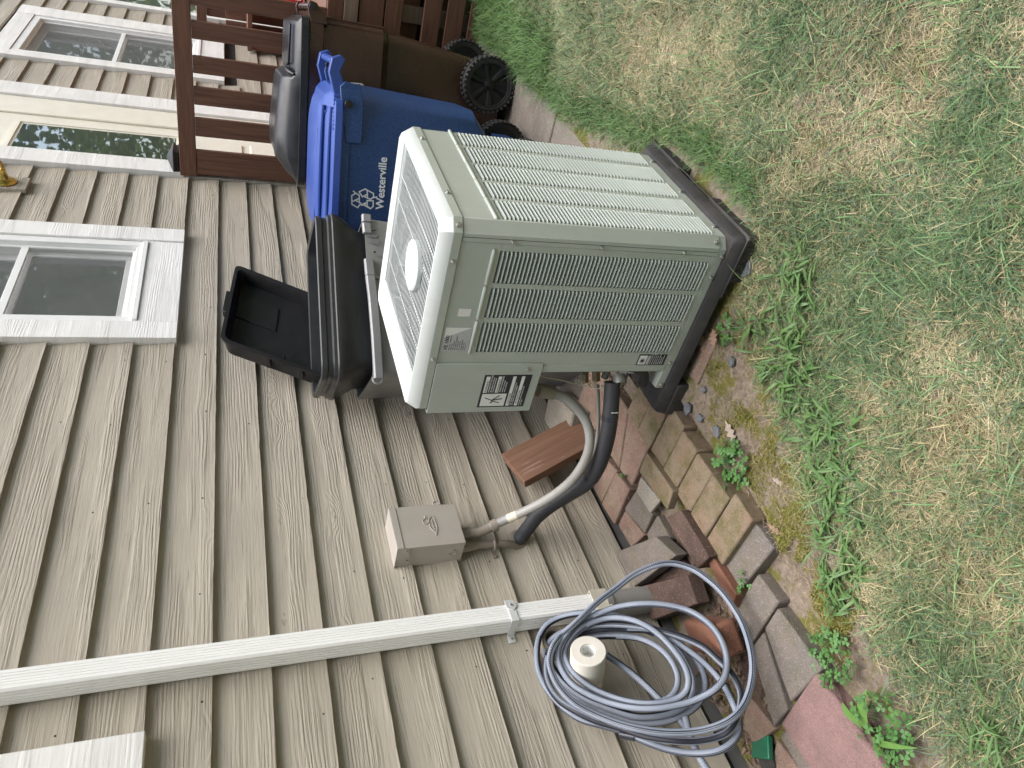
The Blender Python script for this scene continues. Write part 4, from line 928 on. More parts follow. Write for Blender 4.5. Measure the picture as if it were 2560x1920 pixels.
b = MB(); b.rings([trayring(.0, .085), trayring(-.006, .012), trayring(-.012, .010), trayring(-.012, .0), trayring(.004, .0), trayring(.008, .01), trayring(.014, .074)], True, True, True); b.build('tray_shell', M_BLACKTRAY, lidT, smooth=30)
def tp(u, v, d=0.): return C_.lerp(D_, u).lerp(B_.lerp(A_, u), v) - nz * d
for u0, u1, v0, v1, d in ((.46, .78, .60, .97, .066), (.05, .2, .50, .515, .07), (.32, .62, .04, .26, .068), (.04, .06, .2, .34, .06)):
    b = MB(); b.hexa([tp(u0, v0, .0738), tp(u1, v0, .0738), tp(u1, v1, .0738), tp(u0, v1, .0738)], [tp(u0, v0, d), tp(u1, v0, d), tp(u1, v1, d), tp(u0, v1, d)]); b.build('inner_panel', M_BLACKTRAY, lidT, bevel=.002)
b = MB()
for v0, v1 in ((.32, .36), (.60, .64)): b.hexa([tp(-.02, v0, .07), tp(-.012, v0, .005), tp(-.012, v1, .005), tp(-.02, v1, .07)], [tp(-.034, v0, .07), tp(-.026, v0, .004), tp(-.026, v1, .004), tp(-.034, v1, .07)])
b.hexa([tp(.35, 1.01, .05), tp(.65, 1.01, .05), tp(.65, 1.01, .01), tp(.35, 1.01, .01)], [tp(.36, 1.06, .05), tp(.64, 1.06, .05), tp(.64, 1.06, .01), tp(.36, 1.06, .01)])
b.build('outer_rib', M_BLACKTRAY, lidT, bevel=.002)

# ================================================================== PAVING
bed = kind(MB().box(.2, 2.35, -.50, .0, -.12, -.044).build('paver_bed', M_SOIL), 'structure')
def paver(poly, z0, z1, m, parent=bed, name='paver', tilt=(0, 0), bev=.006):
    cx = sum(p[0] for p in poly) / len(poly); cy = sum(p[1] for p in poly) / len(poly)
    a = sum(poly[i][0] * poly[(i + 1) % len(poly)][1] - poly[(i + 1) % len(poly)][0] * poly[i][1] for i in range(len(poly)))
    if a < 0: poly = poly[::-1]
    b = MB(); ins = .0015
    T_ = lambda p: z1 + tilt[0] * (p[0] - cx) + tilt[1] * (p[1] - cy)
    q = [(cx + (p[0] - cx) * .985, cy + (p[1] - cy) * .985) for p in poly]
    b.rings([[Vector((p[0], p[1], z0)) for p in q], [Vector((p[0], p[1], T_(p))) for p in q]], True, True, True)
    return b.build(name, m, parent, bevel=bev, seg=2)
J = lambda s=.004: random.uniform(-s, s)
# soldier row on the outer edge: seven beside the air conditioner
xs = [1.086, 1.192, 1.297, 1.398, 1.50, 1.604, 1.706, 1.81]
for i in range(7):
    yo = (-.645, -.622, -.618, -.624, -.632, -.646, -.62)[i]
    paver([(xs[i], -.432 + J()), (xs[i] + J(), yo), (xs[i + 1] - .003, yo + J()), (xs[i + 1] - .003, -.432 + J())], -.07, .004 + J(.004) + .003 * (i < 4), M_PV_TAN, tilt=(0, .04))
# inner rows
for poly, m, z in (([(1.742, .0), (1.73, -.195), (1.617, -.216), (1.619, -.012)], M_PV_PINK, .004), ([(1.846, .0), (1.838, -.167), (1.735, -.196), (1.744, .0)], M_PV_PINK, .0), ([(1.95, .0), (1.95, -.17), (1.845, -.175), (1.85, .0)], M_PV_PINK, -.003),
                   ([(1.612, -.112), (1.59, -.253), (1.462, -.25), (1.458, -.152)], M_PV_GREY, -.004), ([(1.614, -.02), (1.61, -.108), (1.455, -.145), (1.49, -.03)], M_PV_PINK, -.008),
                   ([(1.72, -.218), (1.808, -.444), (1.62, -.441), (1.615, -.232)], M_PV_PINK, .002), ([(1.95, -.17), (1.955, -.44), (1.812, -.444), (1.725, -.214), (1.79, -.212)], M_PV_PINK, .003), ([(2.16, -.13), (2.16, -.45), (1.96, -.445), (1.956, -.168)], M_PV_PINK, .0),
                   ([(1.61, -.24), (1.612, -.345), (1.582, -.345), (1.585, -.256)], M_PV_RED, -.012), ([(1.455, -.152), (1.45, -.26), (1.34, -.26), (1.34, -.10)], M_PV_GREY, -.012), ([(1.36, -.27), (1.36, -.43), (1.20, -.43), (1.20, -.28)], M_PV_DARK, -.02), ([(1.33, -.02), (1.33, -.25), (1.20, -.25), (1.20, -.02)], M_PV_DARK, -.025),
                   ([(2.2, -.0), (2.2, -.12), (1.96, -.16), (1.955, .0)], M_PV_PINK, -.004)):
    paver(poly, -.07, z, m, tilt=(J(.02), J(.02)))
# lower left run
for poly, m, z, tl in (([(1.118, -.402), (1.095, -.626), (.992, -.628), (1.004, -.412)], M_PV_GREY, -.018, (0, .05)), ([(.988, -.356), (.988, -.522), (.884, -.53), (.879, -.318)], M_PV_GREY, -.018, (0, 0)),
                       ([(.875, -.42), (.880, -.512), (.680, -.526), (.686, -.35)], M_PV_GREY, -.018, (0, .02)), ([(.873, -.408), (.875, -.324), (.680, -.23), (.682, -.322)], M_PV_GREY, -.019, (0, 0)),
                       ([(.76, -.11), (.797, -.20), (.675, -.232), (.690, -.104)], M_PV_PINK, -.02, (0, 0)), ([(.90, -.20), (.88, -.31), (.80, -.29), (.76, -.215)], M_PV_DARK, -.034, (0, 0)), ([(.62, -.1), (.66, -.2), (.5, -.24), (.46, -.12)], M_PV_PINK, -.03, (0, 0)), ([(.66, -.22), (.66, -.33), (.44, -.33), (.44, -.22)], M_PV_GREY, -.03, (0, 0))):
    paver(poly, -.08, z, m, tilt=tl)
# loose bricks: separate things
def brick(label, corners, h, m, z0, name='loose_brick', drop=0., bev=.004, cat='brick'):
    o = paver([(p[0], p[1]) for p in corners], z0, z0 + h, m, None, name, (0, drop), bev); return tag(o, label, cat, 'loose bricks beside the wall')
brick('thin flat tan brick lying on the pavers above the soldier row', [(1.578, -.351), (1.582, -.442), (1.382, -.455), (1.367, -.378)], .03, M_PV_TAN, .003)
brick('broken whitish stained brick piece wedged beside the thin tan brick', [(1.570, -.256), (1.58, -.322), (1.437, -.349), (1.455, -.263)], .016, M_CONCBLOCK, -.002)
brick('dark brown wet brick on edge against the soldier row', [(1.352, -.363), (1.308, -.448), (1.115, -.448), (1.13, -.368)], .062, M_PV_DARK, -.02)
brick('brown speckled brick above the hose loop nearest the wall conduit', [(1.494, -.012), (1.345, -.275), (1.225, -.322), (1.33, -.014)], .05, M_PV_GREY, .0)
brick('rough dark brick under the downspout collar', [(1.33, -.012), (1.150, -.318), (1.06, -.29), (1.19, -.012)], .052, M_PV_DARK, -.005)
brick('thin red brick set on edge along the pavers', [(1.145, -.398), (1.14, -.432), (.985, -.432), (.975, -.375)], .085, M_PV_RED, -.07)
def freebrick(label, c, dims, eul, m, bev=.006):
    o = MB().box(-dims[0] / 2, dims[0] / 2, -dims[1] / 2, dims[1] / 2, -dims[2] / 2, dims[2] / 2).build('loose_brick', m, None, bevel=bev); o.location = c; o.rotation_euler = eul
    return tag(o, label, 'brick', 'loose bricks beside the wall')
p_ = W(1795, 1608, 2, .055)
rb_dir = (W(1862, 1600, 2, .04) - W(1716, 1590, 2, .08))
freebrick('clean red brick with a chamfered edge lying across the hose coil', (.952, -.284, .050), (.215, .10, .068), (R(12), R(-7), math.atan2(rb_dir.y, rb_dir.x)), M_PV_RED, .012)
blk = thing('retaining_block', 'large pink rough faced retaining wall block at the lawn edge', 'concrete block', (.54, -.39, -.11), R(184))
b = MB(); b.loft([(.0, -.145, .14, -.115, .12, .006), (.085, -.143, .138, -.115, .12, .006), (.094, -.134, .128, -.106, .112, .008)], 2); b.build('block_body', M_PINKBLOCK, blk, bevel=.004)
b = MB()
from mathutils import noise as mnoise
rows = []
for i in range(13):
    r_ = []
    for j in range(6):
        x = -.142 + i * .0233; z = .002 + j * .0165; r_.append(Vector((x, .1195 + .013 * (1 - abs(i - 6) / 7) + .006 * mnoise.noise(Vector((x * 40, z * 50, 2))), z)))
    rows.append(r_)
b.rings(rows, False); b.build('rough_face', M_PINKBLOCK, blk)
cb = thing('concrete_block_piece', 'broken rough tan concrete block piece against the wall beside the leaning plank', 'concrete block', (2.13, -.11, .0), R(20))
b = MB(); b.prism([(-.13, -.085), (.12, -.095), (.14, .05), (-.02, .09), (-.12, .06)], Matrix.Translation((0, 0, -.02)), .105); b.build('block_body', M_CONCBLOCK, cb, bevel=.01)

# leaning plank
t_, u_ = Vector((1.905, -.055, .345)), Vector((1.99, -.185, .004)); dz_ = (t_ - u_).normalized(); wx = Vector((1, .02, .0)); wx = (wx - dz_ * wx.dot(dz_)).normalized()
plank = MB(); Lp = (t_ - u_).length; MM = frame((0, 0, 0), wx, dz_.cross(wx) if False else (dz_.cross(wx)).normalized()); zz_ = MM.to_3x3() @ Vector((0, 0, 1))
plank.box(-.092, .092, -.019, .019, 0, Lp); plank = plank.build('wooden_plank', M_PLANK, None, bevel=.003)
yv = dz_.cross(wx).normalized()
plank.matrix_world = Matrix(((wx.x, yv.x, dz_.x, u_.x), (wx.y, yv.y, dz_.y, u_.y), (wx.z, yv.z, dz_.z, u_.z), (0, 0, 0, 1)))
tag(plank, 'short brown wooden plank leaning on the boards behind the conduits', 'plank')

# white foam pipe stub the hose hangs on
pv = thing('pipe_stub', 'thick white foam covered pipe stub sticking out of the wall through the hose coil', 'pipe', (0, 0, 0))
a_, e_ = Vector((.985, .0, .376)), Vector((1.012, -.205, .4195)); ax = (e_ - a_).normalized(); LL = (e_ - a_).length
b = MB(); b.lathe(a_ + ax * .05, ax, [(.046, .0), (.048, .012), (.0475, .05), (.052, .056), (.0535, .09), (.053, LL - .052), (.051, LL - .05), (.024, LL - .05), (.0235, LL - .09), (.001, LL - .09)], 36); b.build('foam_cover', M_PVCPIPE, pv, smooth=35)
b = MB(); b.lathe(a_, ax, [(.040, -.03), (.040, .05), (.047, .05), (.047, .062), (.03, .063)], 28); b.build('pipe_base', M_PVCGREY, pv, smooth=35)
b = MB(); b.lathe(e_ - ax * .035, ax, [(.0205, -.03), (.0205, .0325), (.0228, .0325), (.0228, -.03)], 24); b.build('inner_pipe', M_PVCIN, pv, smooth=35)
pv2 = thing('drain_outlet', 'open taupe pipe outlet half hidden by the hose above the foam stub', 'pipe', (1.150, 0, .437))
b = MB(); b.lathe((0, .01, 0), (-.1, -1, .05), [(.038, -.02), (.038, .055), (.041, .056), (.041, .075), (.033, .076), (.033, .0), (.001, .0)], 28); b.build('outlet_pipe', M_CONDUIT_TAUPE, pv2, smooth=35)
b = MB(); b.box(-.09, .05, -.006, .006, -.16, -.03); b.build('wall_plate', M_SIDING, pv2, bevel=.002)

# ================================================================== HOSE
hq1, hq2 = Vector((1.09, -.062, .524)), Vector((.826, -.37, .030)); hn = Vector((1, 0, 0)).cross(hq2 - hq1).normalized()
if hn.dot(CF) > 0: hn = -hn
hose = MB()
def hl(pts, off, closed=True, n=7, o2=None):
    N = len(pts); out = []
    for i, (x, y) in enumerate(pts):
        o = off + (0 if o2 is None else (o2 - off) * i / (N - 1))
        out.append(Wp(1280 + x * .28933, 1440 + y * .28933, hq1 + hn * (o + .006 * math.sin(i * 1.7 + off * 90)), hn))
    s = spline(out, n, closed)
    if closed: s.append(s[0].copy())
    for p in s: p.y = min(p.y, -.016); 
    hose.tube(s, .0098, 14, True, True, None, {.060: .5, .045: .42, .030: .35, .012: .2, -.008: .55}.get(off, .12 + off * 4))
LO = [(440, 500), (560, 395), (740, 225), (900, 105), (1060, -15), (1250, -95), (1400, -108), (1560, -60), (1690, 25), (1810, 135), (1910, 270), (1995, 420), (2055, 600), (2080, 780), (2062, 950), (2010, 1100), (1920, 1215), (1790, 1290), (1600, 1340), (1350, 1352), (1100, 1322), (900, 1270), (700, 1190), (540, 1100), (430, 990), (360, 870), (325, 745), (345, 630), (390, 555)]
hl([(880, 1560), (800, 1490)] and LO, .060)
hl([(700, 345), (900, 272), (1100, 242), (1300, 248), (1500, 292), (1650, 372), (1765, 485), (1835, 625), (1856, 760), (1830, 885), (1745, 985), (1600, 1062), (1450, 1110), (1250, 1142), (1050, 1138), (850, 1095), (680, 1030), (530, 940), (440, 825), (402, 705), (425, 580), (510, 465), (600, 395)], .045)
hl([(640, 428), (800, 370), (950, 365), (1100, 402), (1250, 492), (1380, 622), (1480, 762), (1524, 890), (1500, 1000), (1400, 1070), (1230, 1102), (1050, 1092), (860, 1042), (680, 960), (545, 850), (475, 740), (465, 640), (530, 520)], .030)
hl([(300, 700), (290, 840), (330, 970), (420, 1085), (560, 1172), (720, 1250), (930, 1312), (1150, 1385), (1400, 1422), (1600, 1426), (1780, 1390), (1890, 1325), (1955, 1200), (1982, 1050), (1950, 930), (1880, 820), (1790, 730), (1650, 610), (1450, 520), (1200, 455), (1000, 425), (800, 420), (600, 450), (440, 540), (345, 630)], .012)
hl([(240, 520), (215, 650), (225, 800), (275, 930), (355, 1045), (460, 1150), (600, 1240), (780, 1290), (960, 1342), (1150, 1430), (1350, 1500), (1550, 1532), (1750, 1520), (1890, 1452), (1960, 1345), (1955, 1230), (1910, 1100), (1840, 960), (1740, 830), (1600, 700), (1400, 560), (1200, 440), (980, 360), (760, 322), (560, 325), (410, 360), (300, 425)], -.008)
hl([(1000, 462), (1200, 475), (1350, 545), (1440, 645), (1510, 770), (1560, 900), (1555, 1030), (1470, 1135), (1300, 1200), (1080, 1212), (860, 1150), (640, 1062), (480, 950), (372, 820), (335, 720), (400, 600), (560, 510), (780, 465)], -.018)
hl([(900, 520), (1100, 540), (1260, 615), (1370, 725), (1430, 860), (1415, 985), (1330, 1070), (1150, 1120), (950, 1110), (750, 1040), (580, 930), (470, 800), (430, 690), (500, 590), (700, 530)], -.034)
hl([(1240, 500), (1440, 600), (1600, 740), (1668, 900), (1640, 1055), (1540, 1165), (1350, 1252), (1150, 1272), (950, 1232), (750, 1150), (560, 1060), (420, 930), (330, 790), (290, 640), (380, 520), (560, 450), (800, 430), (1040, 440)], -.042)
hl([(820, 685), (1000, 812), (1150, 940), (1290, 1080), (1400, 1190), (1520, 1320)], -.05, False)
hl([(1500, 1220), (1540, 1380), (1590, 1500), (1640, 1600), (1720, 1720), (1800, 1840)], -.03, False)
ho = hose.build('garden_hose', M_HOSE, None, smooth=70)
tag(ho, 'coiled grey braided garden hose with black stripes hung on the pipe stub', 'hose')
cp = MB(); c1, c2 = [Wp(1280 + x * .28933, 1440 + y * .28933, hq1 + hn * -.0, hn) for x, y in ((935, 1362), (1060, 1388))]
cp.cyl(c1, c2, .0125, 12); cp.build('hose_coupling', M_TAPE, ho, smooth=40)

# green plastic scrap
gp = thing('green_plastic_piece', 'dark green broken plastic piece between the pavers and pink block', 'plastic piece', (.664, -.137, -.03), R(70))
b = MB(); b.prism([(-.04, -.03), (.045, -.028), (.05, .02), (-.036, .034)], Matrix.Translation((0, 0, 0)) @ Matrix.Rotation(R(20), 4, 'X'), .018); b.build('shell', M_GREENPLASTIC, gp, bevel=.004)
b = MB(); b.loft([(-.03, -.03, .05, .0, .06, .02), (.006, -.025, .045, .005, .055, .02)], 3); b.build('dark_core', M_PAD, gp)

# ================================================================== SMALL GROUND THINGS
def oak_leaf(c, s, az, tilt, m, label):
    b = MB(); n = 9; pts = [(0, 0, 0), (.14, .06, .01), (.22, .17, .02), (.32, .08, .015), (.42, .23, .03), (.55, .09, .012), (.66, .19, .02), (.78, .06, .0), (1., .0, -.02)]
    up = [Vector((x, y, z)) for x, y, z in pts]; dn = [Vector((x + .03, -y * .9, z)) for x, y, z in pts]; md = [Vector((x, 0, .012 - abs(x - .5) * .05)) for x, y, z in pts]
    vs = up + md + dn; fs = []
    for i in range(n - 1): fs += [(i, i + n, i + 1 + n, i + 1), (i + n, i + 2 * n, i + 1 + 2 * n, i + 1 + n)]
    b.add(vs, fs); b.tube([Vector((-.22, 0, .02)), Vector((0, 0, .008))], .008, 5)
    o = b.build('dry_leaf', m, None); sol = o.modifiers.new('thick', 'SOLIDIFY'); sol.thickness = .008
    c.z = max(c.z, gz(c.x, c.y) + .010); o.location = c; o.scale = (s, s, s); o.rotation_euler = (tilt[0], tilt[1], az); return tag(o, label, 'leaf', 'dead leaves on the ground')
def G(px, py, z=-.045): return W(px, py, 2, z)
oak_leaf(G(1925, 1310, -.045), .062, R(-160), (.1, .05), M_LEAFDRY, 'single brown oak leaf lying beside the lower grey pavers')
oak_leaf(G(2010, 752, -.035), .045, R(70), (.3, .2), M_LEAFGREY, 'greyish curled leaf lying in the grass beyond the broad weeds')
oak_leaf(G(1850, 1110, -.045), .085, R(-20), (.15, -.1), M_LEAFGREY, 'pale lobed oak leaf lying next to the clover clump')
oak_leaf(G(1600, 362, -.02), .085, R(110), (.5, .3), M_LEAFGREY, 'pale crumpled leaf standing beside the far corner of the pad')
oak_leaf(G(1930, 1195, -.045), .05, R(200), (.1, .2), M_LEAFGREY, 'pale leaf fragment below the clover clump')
for i, (px, py) in enumerate(((1790, 775), (1775, 800), (1765, 830), (1800, 755), (1752, 815), (1785, 822))):
    oak_leaf(G(px, py, -.025 + .004 * i), .06 + .01 * (i % 3), random.uniform(0, 6), (random.uniform(-.7, .7), random.uniform(-.7, .7)), M_LEAFDRY, 'brown crumpled leaf in the heap under the pad edge')
brick('dusty pink brick supporting the pad beside the leaf heap', [(1.575, -1.06), (1.545, -1.06), (1.545, -.83), (1.575, -.83)] and [(1.60, -.96), (1.535, -.96), (1.535, -.78), (1.60, -.78)], .055, M_PV_PINK, -.06)
brick('brown brick under the rear foot of the pad', [(1.66, -.68), (1.52, -.68), (1.52, -.60), (1.66, -.60)], .036, M_PV_DARK, -.082)
lp_ = (('flat grey slate chip nearest the mossy brick ends', 1738, 1020, .030), ('bluish grey slate chip between the other two chips', 1763, 1045, .026), ('grey slate chip above the clover clump', 1800, 1078, .03), ('lavender grey stone beside the near corner of the pad', 1885, 672, .042), ('small grey chip in the bare soil beside the pad', 1778, 973, .018), ('small pale stone chip at the end of the moss patch', 1845, 905, .02))
for lb, px, py, s in lp_:
    b = MB(); k = random.randint(5, 7); pg = [(s * random.uniform(.6, 1) * math.cos(2 * math.pi * i / k), s * random.uniform(.5, .8) * math.sin(2 * math.pi * i / k)) for i in range(k)]
    b.prism(pg, Matrix.Rotation(random.uniform(-.15, .15), 4, 'X'), .010); o = b.build('stone_chip', M_SLATE, None, bevel=.002); o.location = G(px, py, -.04); o.location.z = gz(o.location.x, o.location.y) + .002; o.rotation_euler = (0, 0, random.uniform(0, 3)); tag(o, lb, 'stone', 'stone chips on the soil')

def leaf_blade(b, base, az, L, w, lift, curl, seg=5, fold=.25):
    base = Vector(base); d = Vector((math.cos(az), math.sin(az), 0)); s = Vector((-d.y, d.x, 0)); p = base.copy(); el = lift; rows = []
    for i in range(seg + 1):
        t = i / seg; ww = w * (math.sin(math.pi * min(1, .12 + t * .88)) ** .8) * .5 if i < seg else .0004
        dr = d * math.cos(el) + Vector((0, 0, math.sin(el))); up = Vector((0, 0, 1)) * math.cos(el) - d * math.sin(el)
        rows.append([p + s * ww + up * ww * fold, p.copy(), p - s * ww + up * ww * fold]); p = p + dr * (L / seg); el -= curl / seg
    b.rings(rows, False)
def weed_clump(name, c, n, Lr, wr, rad, m, label, cat, lift=(.0, .75), stems=True):
    b = MB(); st = MB()
    for i in range(n):
        a = random.uniform(0, 2 * math.pi); r_ = rad * math.sqrt(random.random()); ba = Vector((c[0] + r_ * math.cos(a), c[1] + r_ * math.sin(a), gz(c[0], c[1]) + .002))
        az = random.uniform(0, 6.28); ln = random.uniform(*Lr)
        k = random.randint(2, 4); q = ba.copy(); e = random.uniform(.2, 1.1); sd_ = Vector((math.cos(az) * math.cos(e), math.sin(az) * math.cos(e), math.sin(e))); tip = q + sd_ * ln * .6
        if stems: st.tube([q, q.lerp(tip, .5) + Vector((0, 0, .002)), tip], .0011, 4)
        for j in range(k):
            leaf_blade(b, q.lerp(tip, (j + .6) / k), az + random.uniform(-1.2, 1.2), random.uniform(*Lr), random.uniform(*wr), random.uniform(*lift), random.uniform(.3, 1.2))
    t = thing(name, label, cat, (0, 0, 0)); kind(b.build('blades', m, t, smooth=70), 'stuff')
    if stems: kind(st.build('stems', m, t, smooth=True), 'stuff')
    return t
lab = ['broad bladed crabgrass clump nearest the pad corner', 'crabgrass clump in the soil beside the moss facing the unit side', 'large crabgrass clump beyond the moss patch', 'crabgrass clump spreading between moss and lawn', 'crabgrass clump between the grey leaf and the moss', 'thick crabgrass clump opposite the clover', 'crabgrass clump opposite the single oak leaf', 'crabgrass clump opposite the lower grey pavers', 'crabgrass clump above the dandelion']
for lb, (px, py), n, rd in zip(lab, ((1985, 690), (1900, 800), (1985, 790), (1955, 880), (2010, 1010), (2080, 1130), (2095, 1230), (2120, 1390), (2130, 1480)), (22, 5, 34, 26, 30, 34, 34, 26, 18), (.09, .03, .10, .09, .09, .09, .09, .08, .07)):
    weed_clump('crabgrass', G(px, py), n, (.035, .075), (.005, .0095), rd, M_CRAB, lb, 'weed').__setitem__('group', 'crabgrass along the lawn edge')
weed_clump('crabgrass', G(2500, 1850), 14, (.05, .09), (.004, .007), .06, M_CRAB, 'crabgrass clump in the near corner of the lawn by the dandelion', 'weed')['group'] = 'crabgrass along the lawn edge'
def clover(c, n, rad, s, label):
    t = thing('clover', label, 'weed'); b = MB(); st = MB()
    for i in range(n):
        a = random.uniform(0, 6.28); r_ = rad * math.sqrt(random.random()); p0 = Vector((c[0] + r_ * .6 * math.cos(a), c[1] + r_ * .6 * math.sin(a), gz(c[0], c[1]) - .002)); tp_ = Vector((c[0] + r_ * math.cos(a), c[1] + r_ * math.sin(a), gz(c[0], c[1]) + random.uniform(.008, .04)))
        st.tube([p0, p0.lerp(tp_, .5) + Vector((0, 0, .006)), tp_], .0007, 4)
        tl = Matrix.Rotation(random.uniform(-.5, .5), 3, 'X') @ Matrix.Rotation(random.uniform(-.5, .5), 3, 'Y'); ro = random.uniform(0, 6.28); ss = s * random.uniform(.7, 1.15)
        for k in range(3):
            az = ro + k * 2.094; q = []
            for u, v in ((0, 0), (.35, .36), (.75, .5), (1.0, .3), (.93, 0), (1.0, -.3), (.75, -.5), (.35, -.36)):
                q.append(tp_ + tl @ Vector(((u * math.cos(az) - v * math.sin(az)) * ss, (u * math.sin(az) + v * math.cos(az)) * ss, .12 * ss * abs(v))))
            b.add(q, [(0, 1, 2, 3, 4), (0, 4, 5, 6, 7)])
    kind(b.build('leaflets', M_CLOVER, t), 'stuff'); kind(st.build('stems', M_CLOVER, t), 'stuff'); return t
clover(G(1843, 1160), 60, .075, .013, 'dense dark green clover clump against the mossy brick ends')['group'] = 'clover clumps'
clover(G(1850, 830), 22, .055, .011, 'small clover patch in the bare soil beside the pad')['group'] = 'clover clumps'
clover(G(2095, 1640), 70, .075, .011, 'clover growing at the corner of the pink block and dark paver')['group'] = 'clover clumps'
clover(G(2235, 1815), 60, .085, .013, 'clover growing under the dandelion leaves')['group'] = 'clover clumps'
clover(G(1880, 1455), 16, .035, .009, 'tiny clover patch beside the speckled lower pavers')['group'] = 'clover clumps'
dn = thing('dandelion', 'broad leafed dandelion growing beside the pink block', 'weed')
dc = W(2178, 1840, 2, -.05)
for tx, ty, w in ((2158, 1735, .034), (2098, 1772, .032), (2135, 1890, .032), (2185, 1885, .026), (2290, 1868, .016), (2120, 1840, .024)):
    tipp = W(tx, ty, 2, -.005); d = tipp - dc; b = MB(); leaf_blade(b, dc, math.atan2(d.y, d.x), d.length * 1.12, w, .75, 1.1, 8, .18); b.build('leaf', M_DANDE, dn, smooth=70)
# tiny weed shoots between pavers
clover((1.66, -.245), 8, .012, .006, 'tiny green seedling in the joint between the pink pavers')

# moss cushions + litter on the soil (stuff)
def blades(name, pts, L, w, flat, cols, seg=3, zfun=gz, lean=(.2, 1.2), mat=None):
    n = len(pts); x, y = pts[:, 0], pts[:, 1]
    u_ = np.clip((x - 1.25) / .45, 0, 1); z = -.055 + .048 * u_ * u_ * (3 - 2 * u_) + .02 * np.clip((1.12 - x) / .12, 0, 1) + .012 * np.sin(x * 2.1 + 1) * np.sin(y * 2.7) + .006 * np.sin(x * 9 + y * 5) - .003
    az = rng.uniform(0, 2 * np.pi, n); ln = rng.uniform(L[0], L[1], n) * rng.uniform(.6, 1.1, n); wd = rng.uniform(w[0], w[1], n)
    el = np.where(rng.random(n) < flat, rng.uniform(-.05, .3, n), rng.uniform(lean[0], lean[1], n)); curl = rng.uniform(.2, 1.5, n) * np.where(el > .3, 1, .3)
    d = np.stack([np.cos(az), np.sin(az)], 1); s = np.stack([-d[:, 1], d[:, 0], np.zeros(n)], 1)
    tw = rng.uniform(-.6, .6, n); s[:, 2] = tw; s /= np.linalg.norm(s, axis=1)[:, None]
    p = np.stack([x, y, z + rng.uniform(0, .012, n) * (el < .3)], 1); V = np.zeros((n, 2 * seg + 1, 3)); e = el.copy()
    for i in range(seg):
        t = i / seg; ww = wd * (1 - .75 * t ** 1.5) * .5
        V[:, 2 * i] = p + s * ww[:, None]; V[:, 2 * i + 1] = p - s * ww[:, None]
        dr = np.stack([d[:, 0] * np.cos(e), d[:, 1] * np.cos(e), np.sin(e)], 1); p = p + dr * (ln / seg)[:, None]; e = e - curl / seg
        p[:, 2] = np.maximum(p[:, 2], z + .001)
    V[:, 2 * seg] = p
    m = 2 * seg + 1; base = (np.arange(n) * m)[:, None]
    quads = np.concatenate([base + np.array([[2 * i, 2 * i + 1, 2 * i + 3, 2 * i + 2]]) for i in range(seg - 1)], 0); tris = base + np.array([[2 * seg - 2, 2 * seg - 1, 2 * seg]])
    me = bpy.data.meshes.new(name); nv = n * m; nq, nt = len(quads), len(tris)
    me.vertices.add(nv); me.vertices.foreach_set('co', V.reshape(-1))
    me.loops.add(nq * 4 + nt * 3); me.polygons.add(nq + nt)
    me.loops.foreach_set('vertex_index', np.concatenate([quads.reshape(-1), tris.reshape(-1)]).astype(np.int32))
    me.polygons.foreach_set('loop_start', np.concatenate([np.arange(nq) * 4, nq * 4 + np.arange(nt) * 3]).astype(np.int32))
    me.update(calc_edges=True)
    at = me.color_attributes.new('Col', 'FLOAT_COLOR', 'POINT'); cc = np.repeat(cols, m, 0); at.data.foreach_set('color', np.concatenate([cc, np.ones((nv, 1))], 1).reshape(-1))
    o = bpy.data.objects.new(name, me); COL.objects.link(o); me.materials.append(mat or M_GRASS); kind(o, 'stuff'); return o
def vnoise(x, y, f, seed):
    r = np.random.default_rng(seed); g = r.random((64, 64)); xi, yi = x * f + 31.7, y * f + 17.3; i, j = np.floor(xi).astype(int), np.floor(yi).astype(int); u, v = xi - i, yi - j; u = u * u * (3 - 2 * u); v = v * v * (3 - 2 * v)
    G_ = lambda a, b_: g[a % 64, b_ % 64]
    return (G_(i, j) * (1 - u) + G_(i + 1, j) * u) * (1 - v) + (G_(i, j + 1) * (1 - u) + G_(i + 1, j + 1) * u) * v
EX = [0.0, .28, .64, .87, 1.0, 1.2, 1.5, 1.60, 1.66, 1.97, 2.38, 3.04, 3.56, 4.6, 6.0]; EY = [-.58, -.64, -.70, -.75, -.80, -.88, -1.02, -1.27, -1.37, -1.385, -1.27, -1.15, -1.13, -1.10, -1.1]
def lawn_pts(n, soft, x0=-.1, x1=5.6, ymin=-2.75):
    x = rng.uniform(x0, x1, n); y = rng.uniform(ymin, -.5, n); e = np.interp(x, EX, EY)
    inside = e - y; k = rng.random(n) < np.clip(inside / soft + .12, 0, 1)
    k &= inside > -.03
    # keep what the camera can see, with a margin for a step to the side
    k &= (y > -2.02 - .02 * x - .25) & (y > -1.35 - .75 * x)
    return np.stack([x, y], 1)[k]
def colmix(a, b_, t): return np.array(a)[None] * (1 - t)[:, None] + np.array(b_)[None] * t[:, None]
GREEN = [(G(px, py), r) for px, py, r in ((2150, 860, .13), (2400, 700, .16), (2030, 560, .10), (1960, 90, .2), (1480, 330, .14), (2450, 330, .12), (2080, 1000, .08), (2330, 1640, .12), (2300, 1000, .06), (2250, 620, .1), (1700, 420, .1))]
STRAW = [(G(px, py), r) for px, py, r in ((1820, 170, .2), (1640, 120, .22), (2230, 250, .09), (2180, 1000, .07), (2420, 1050, .10), (2330, 1250, .10), (2060, 390, .1), (2480, 1480, .10), (2200, 1420, .07), (2360, 880, .06), (2300, 130, .1), (1980, 460, .06))]
def patches(P, L): return np.clip(sum(np.exp(-((P[:, 0] - c.x) ** 2 + (P[:, 1] - c.y) ** 2) / (r * r * .8)) for c, r in L), 0, 1)
DENS = 1.0
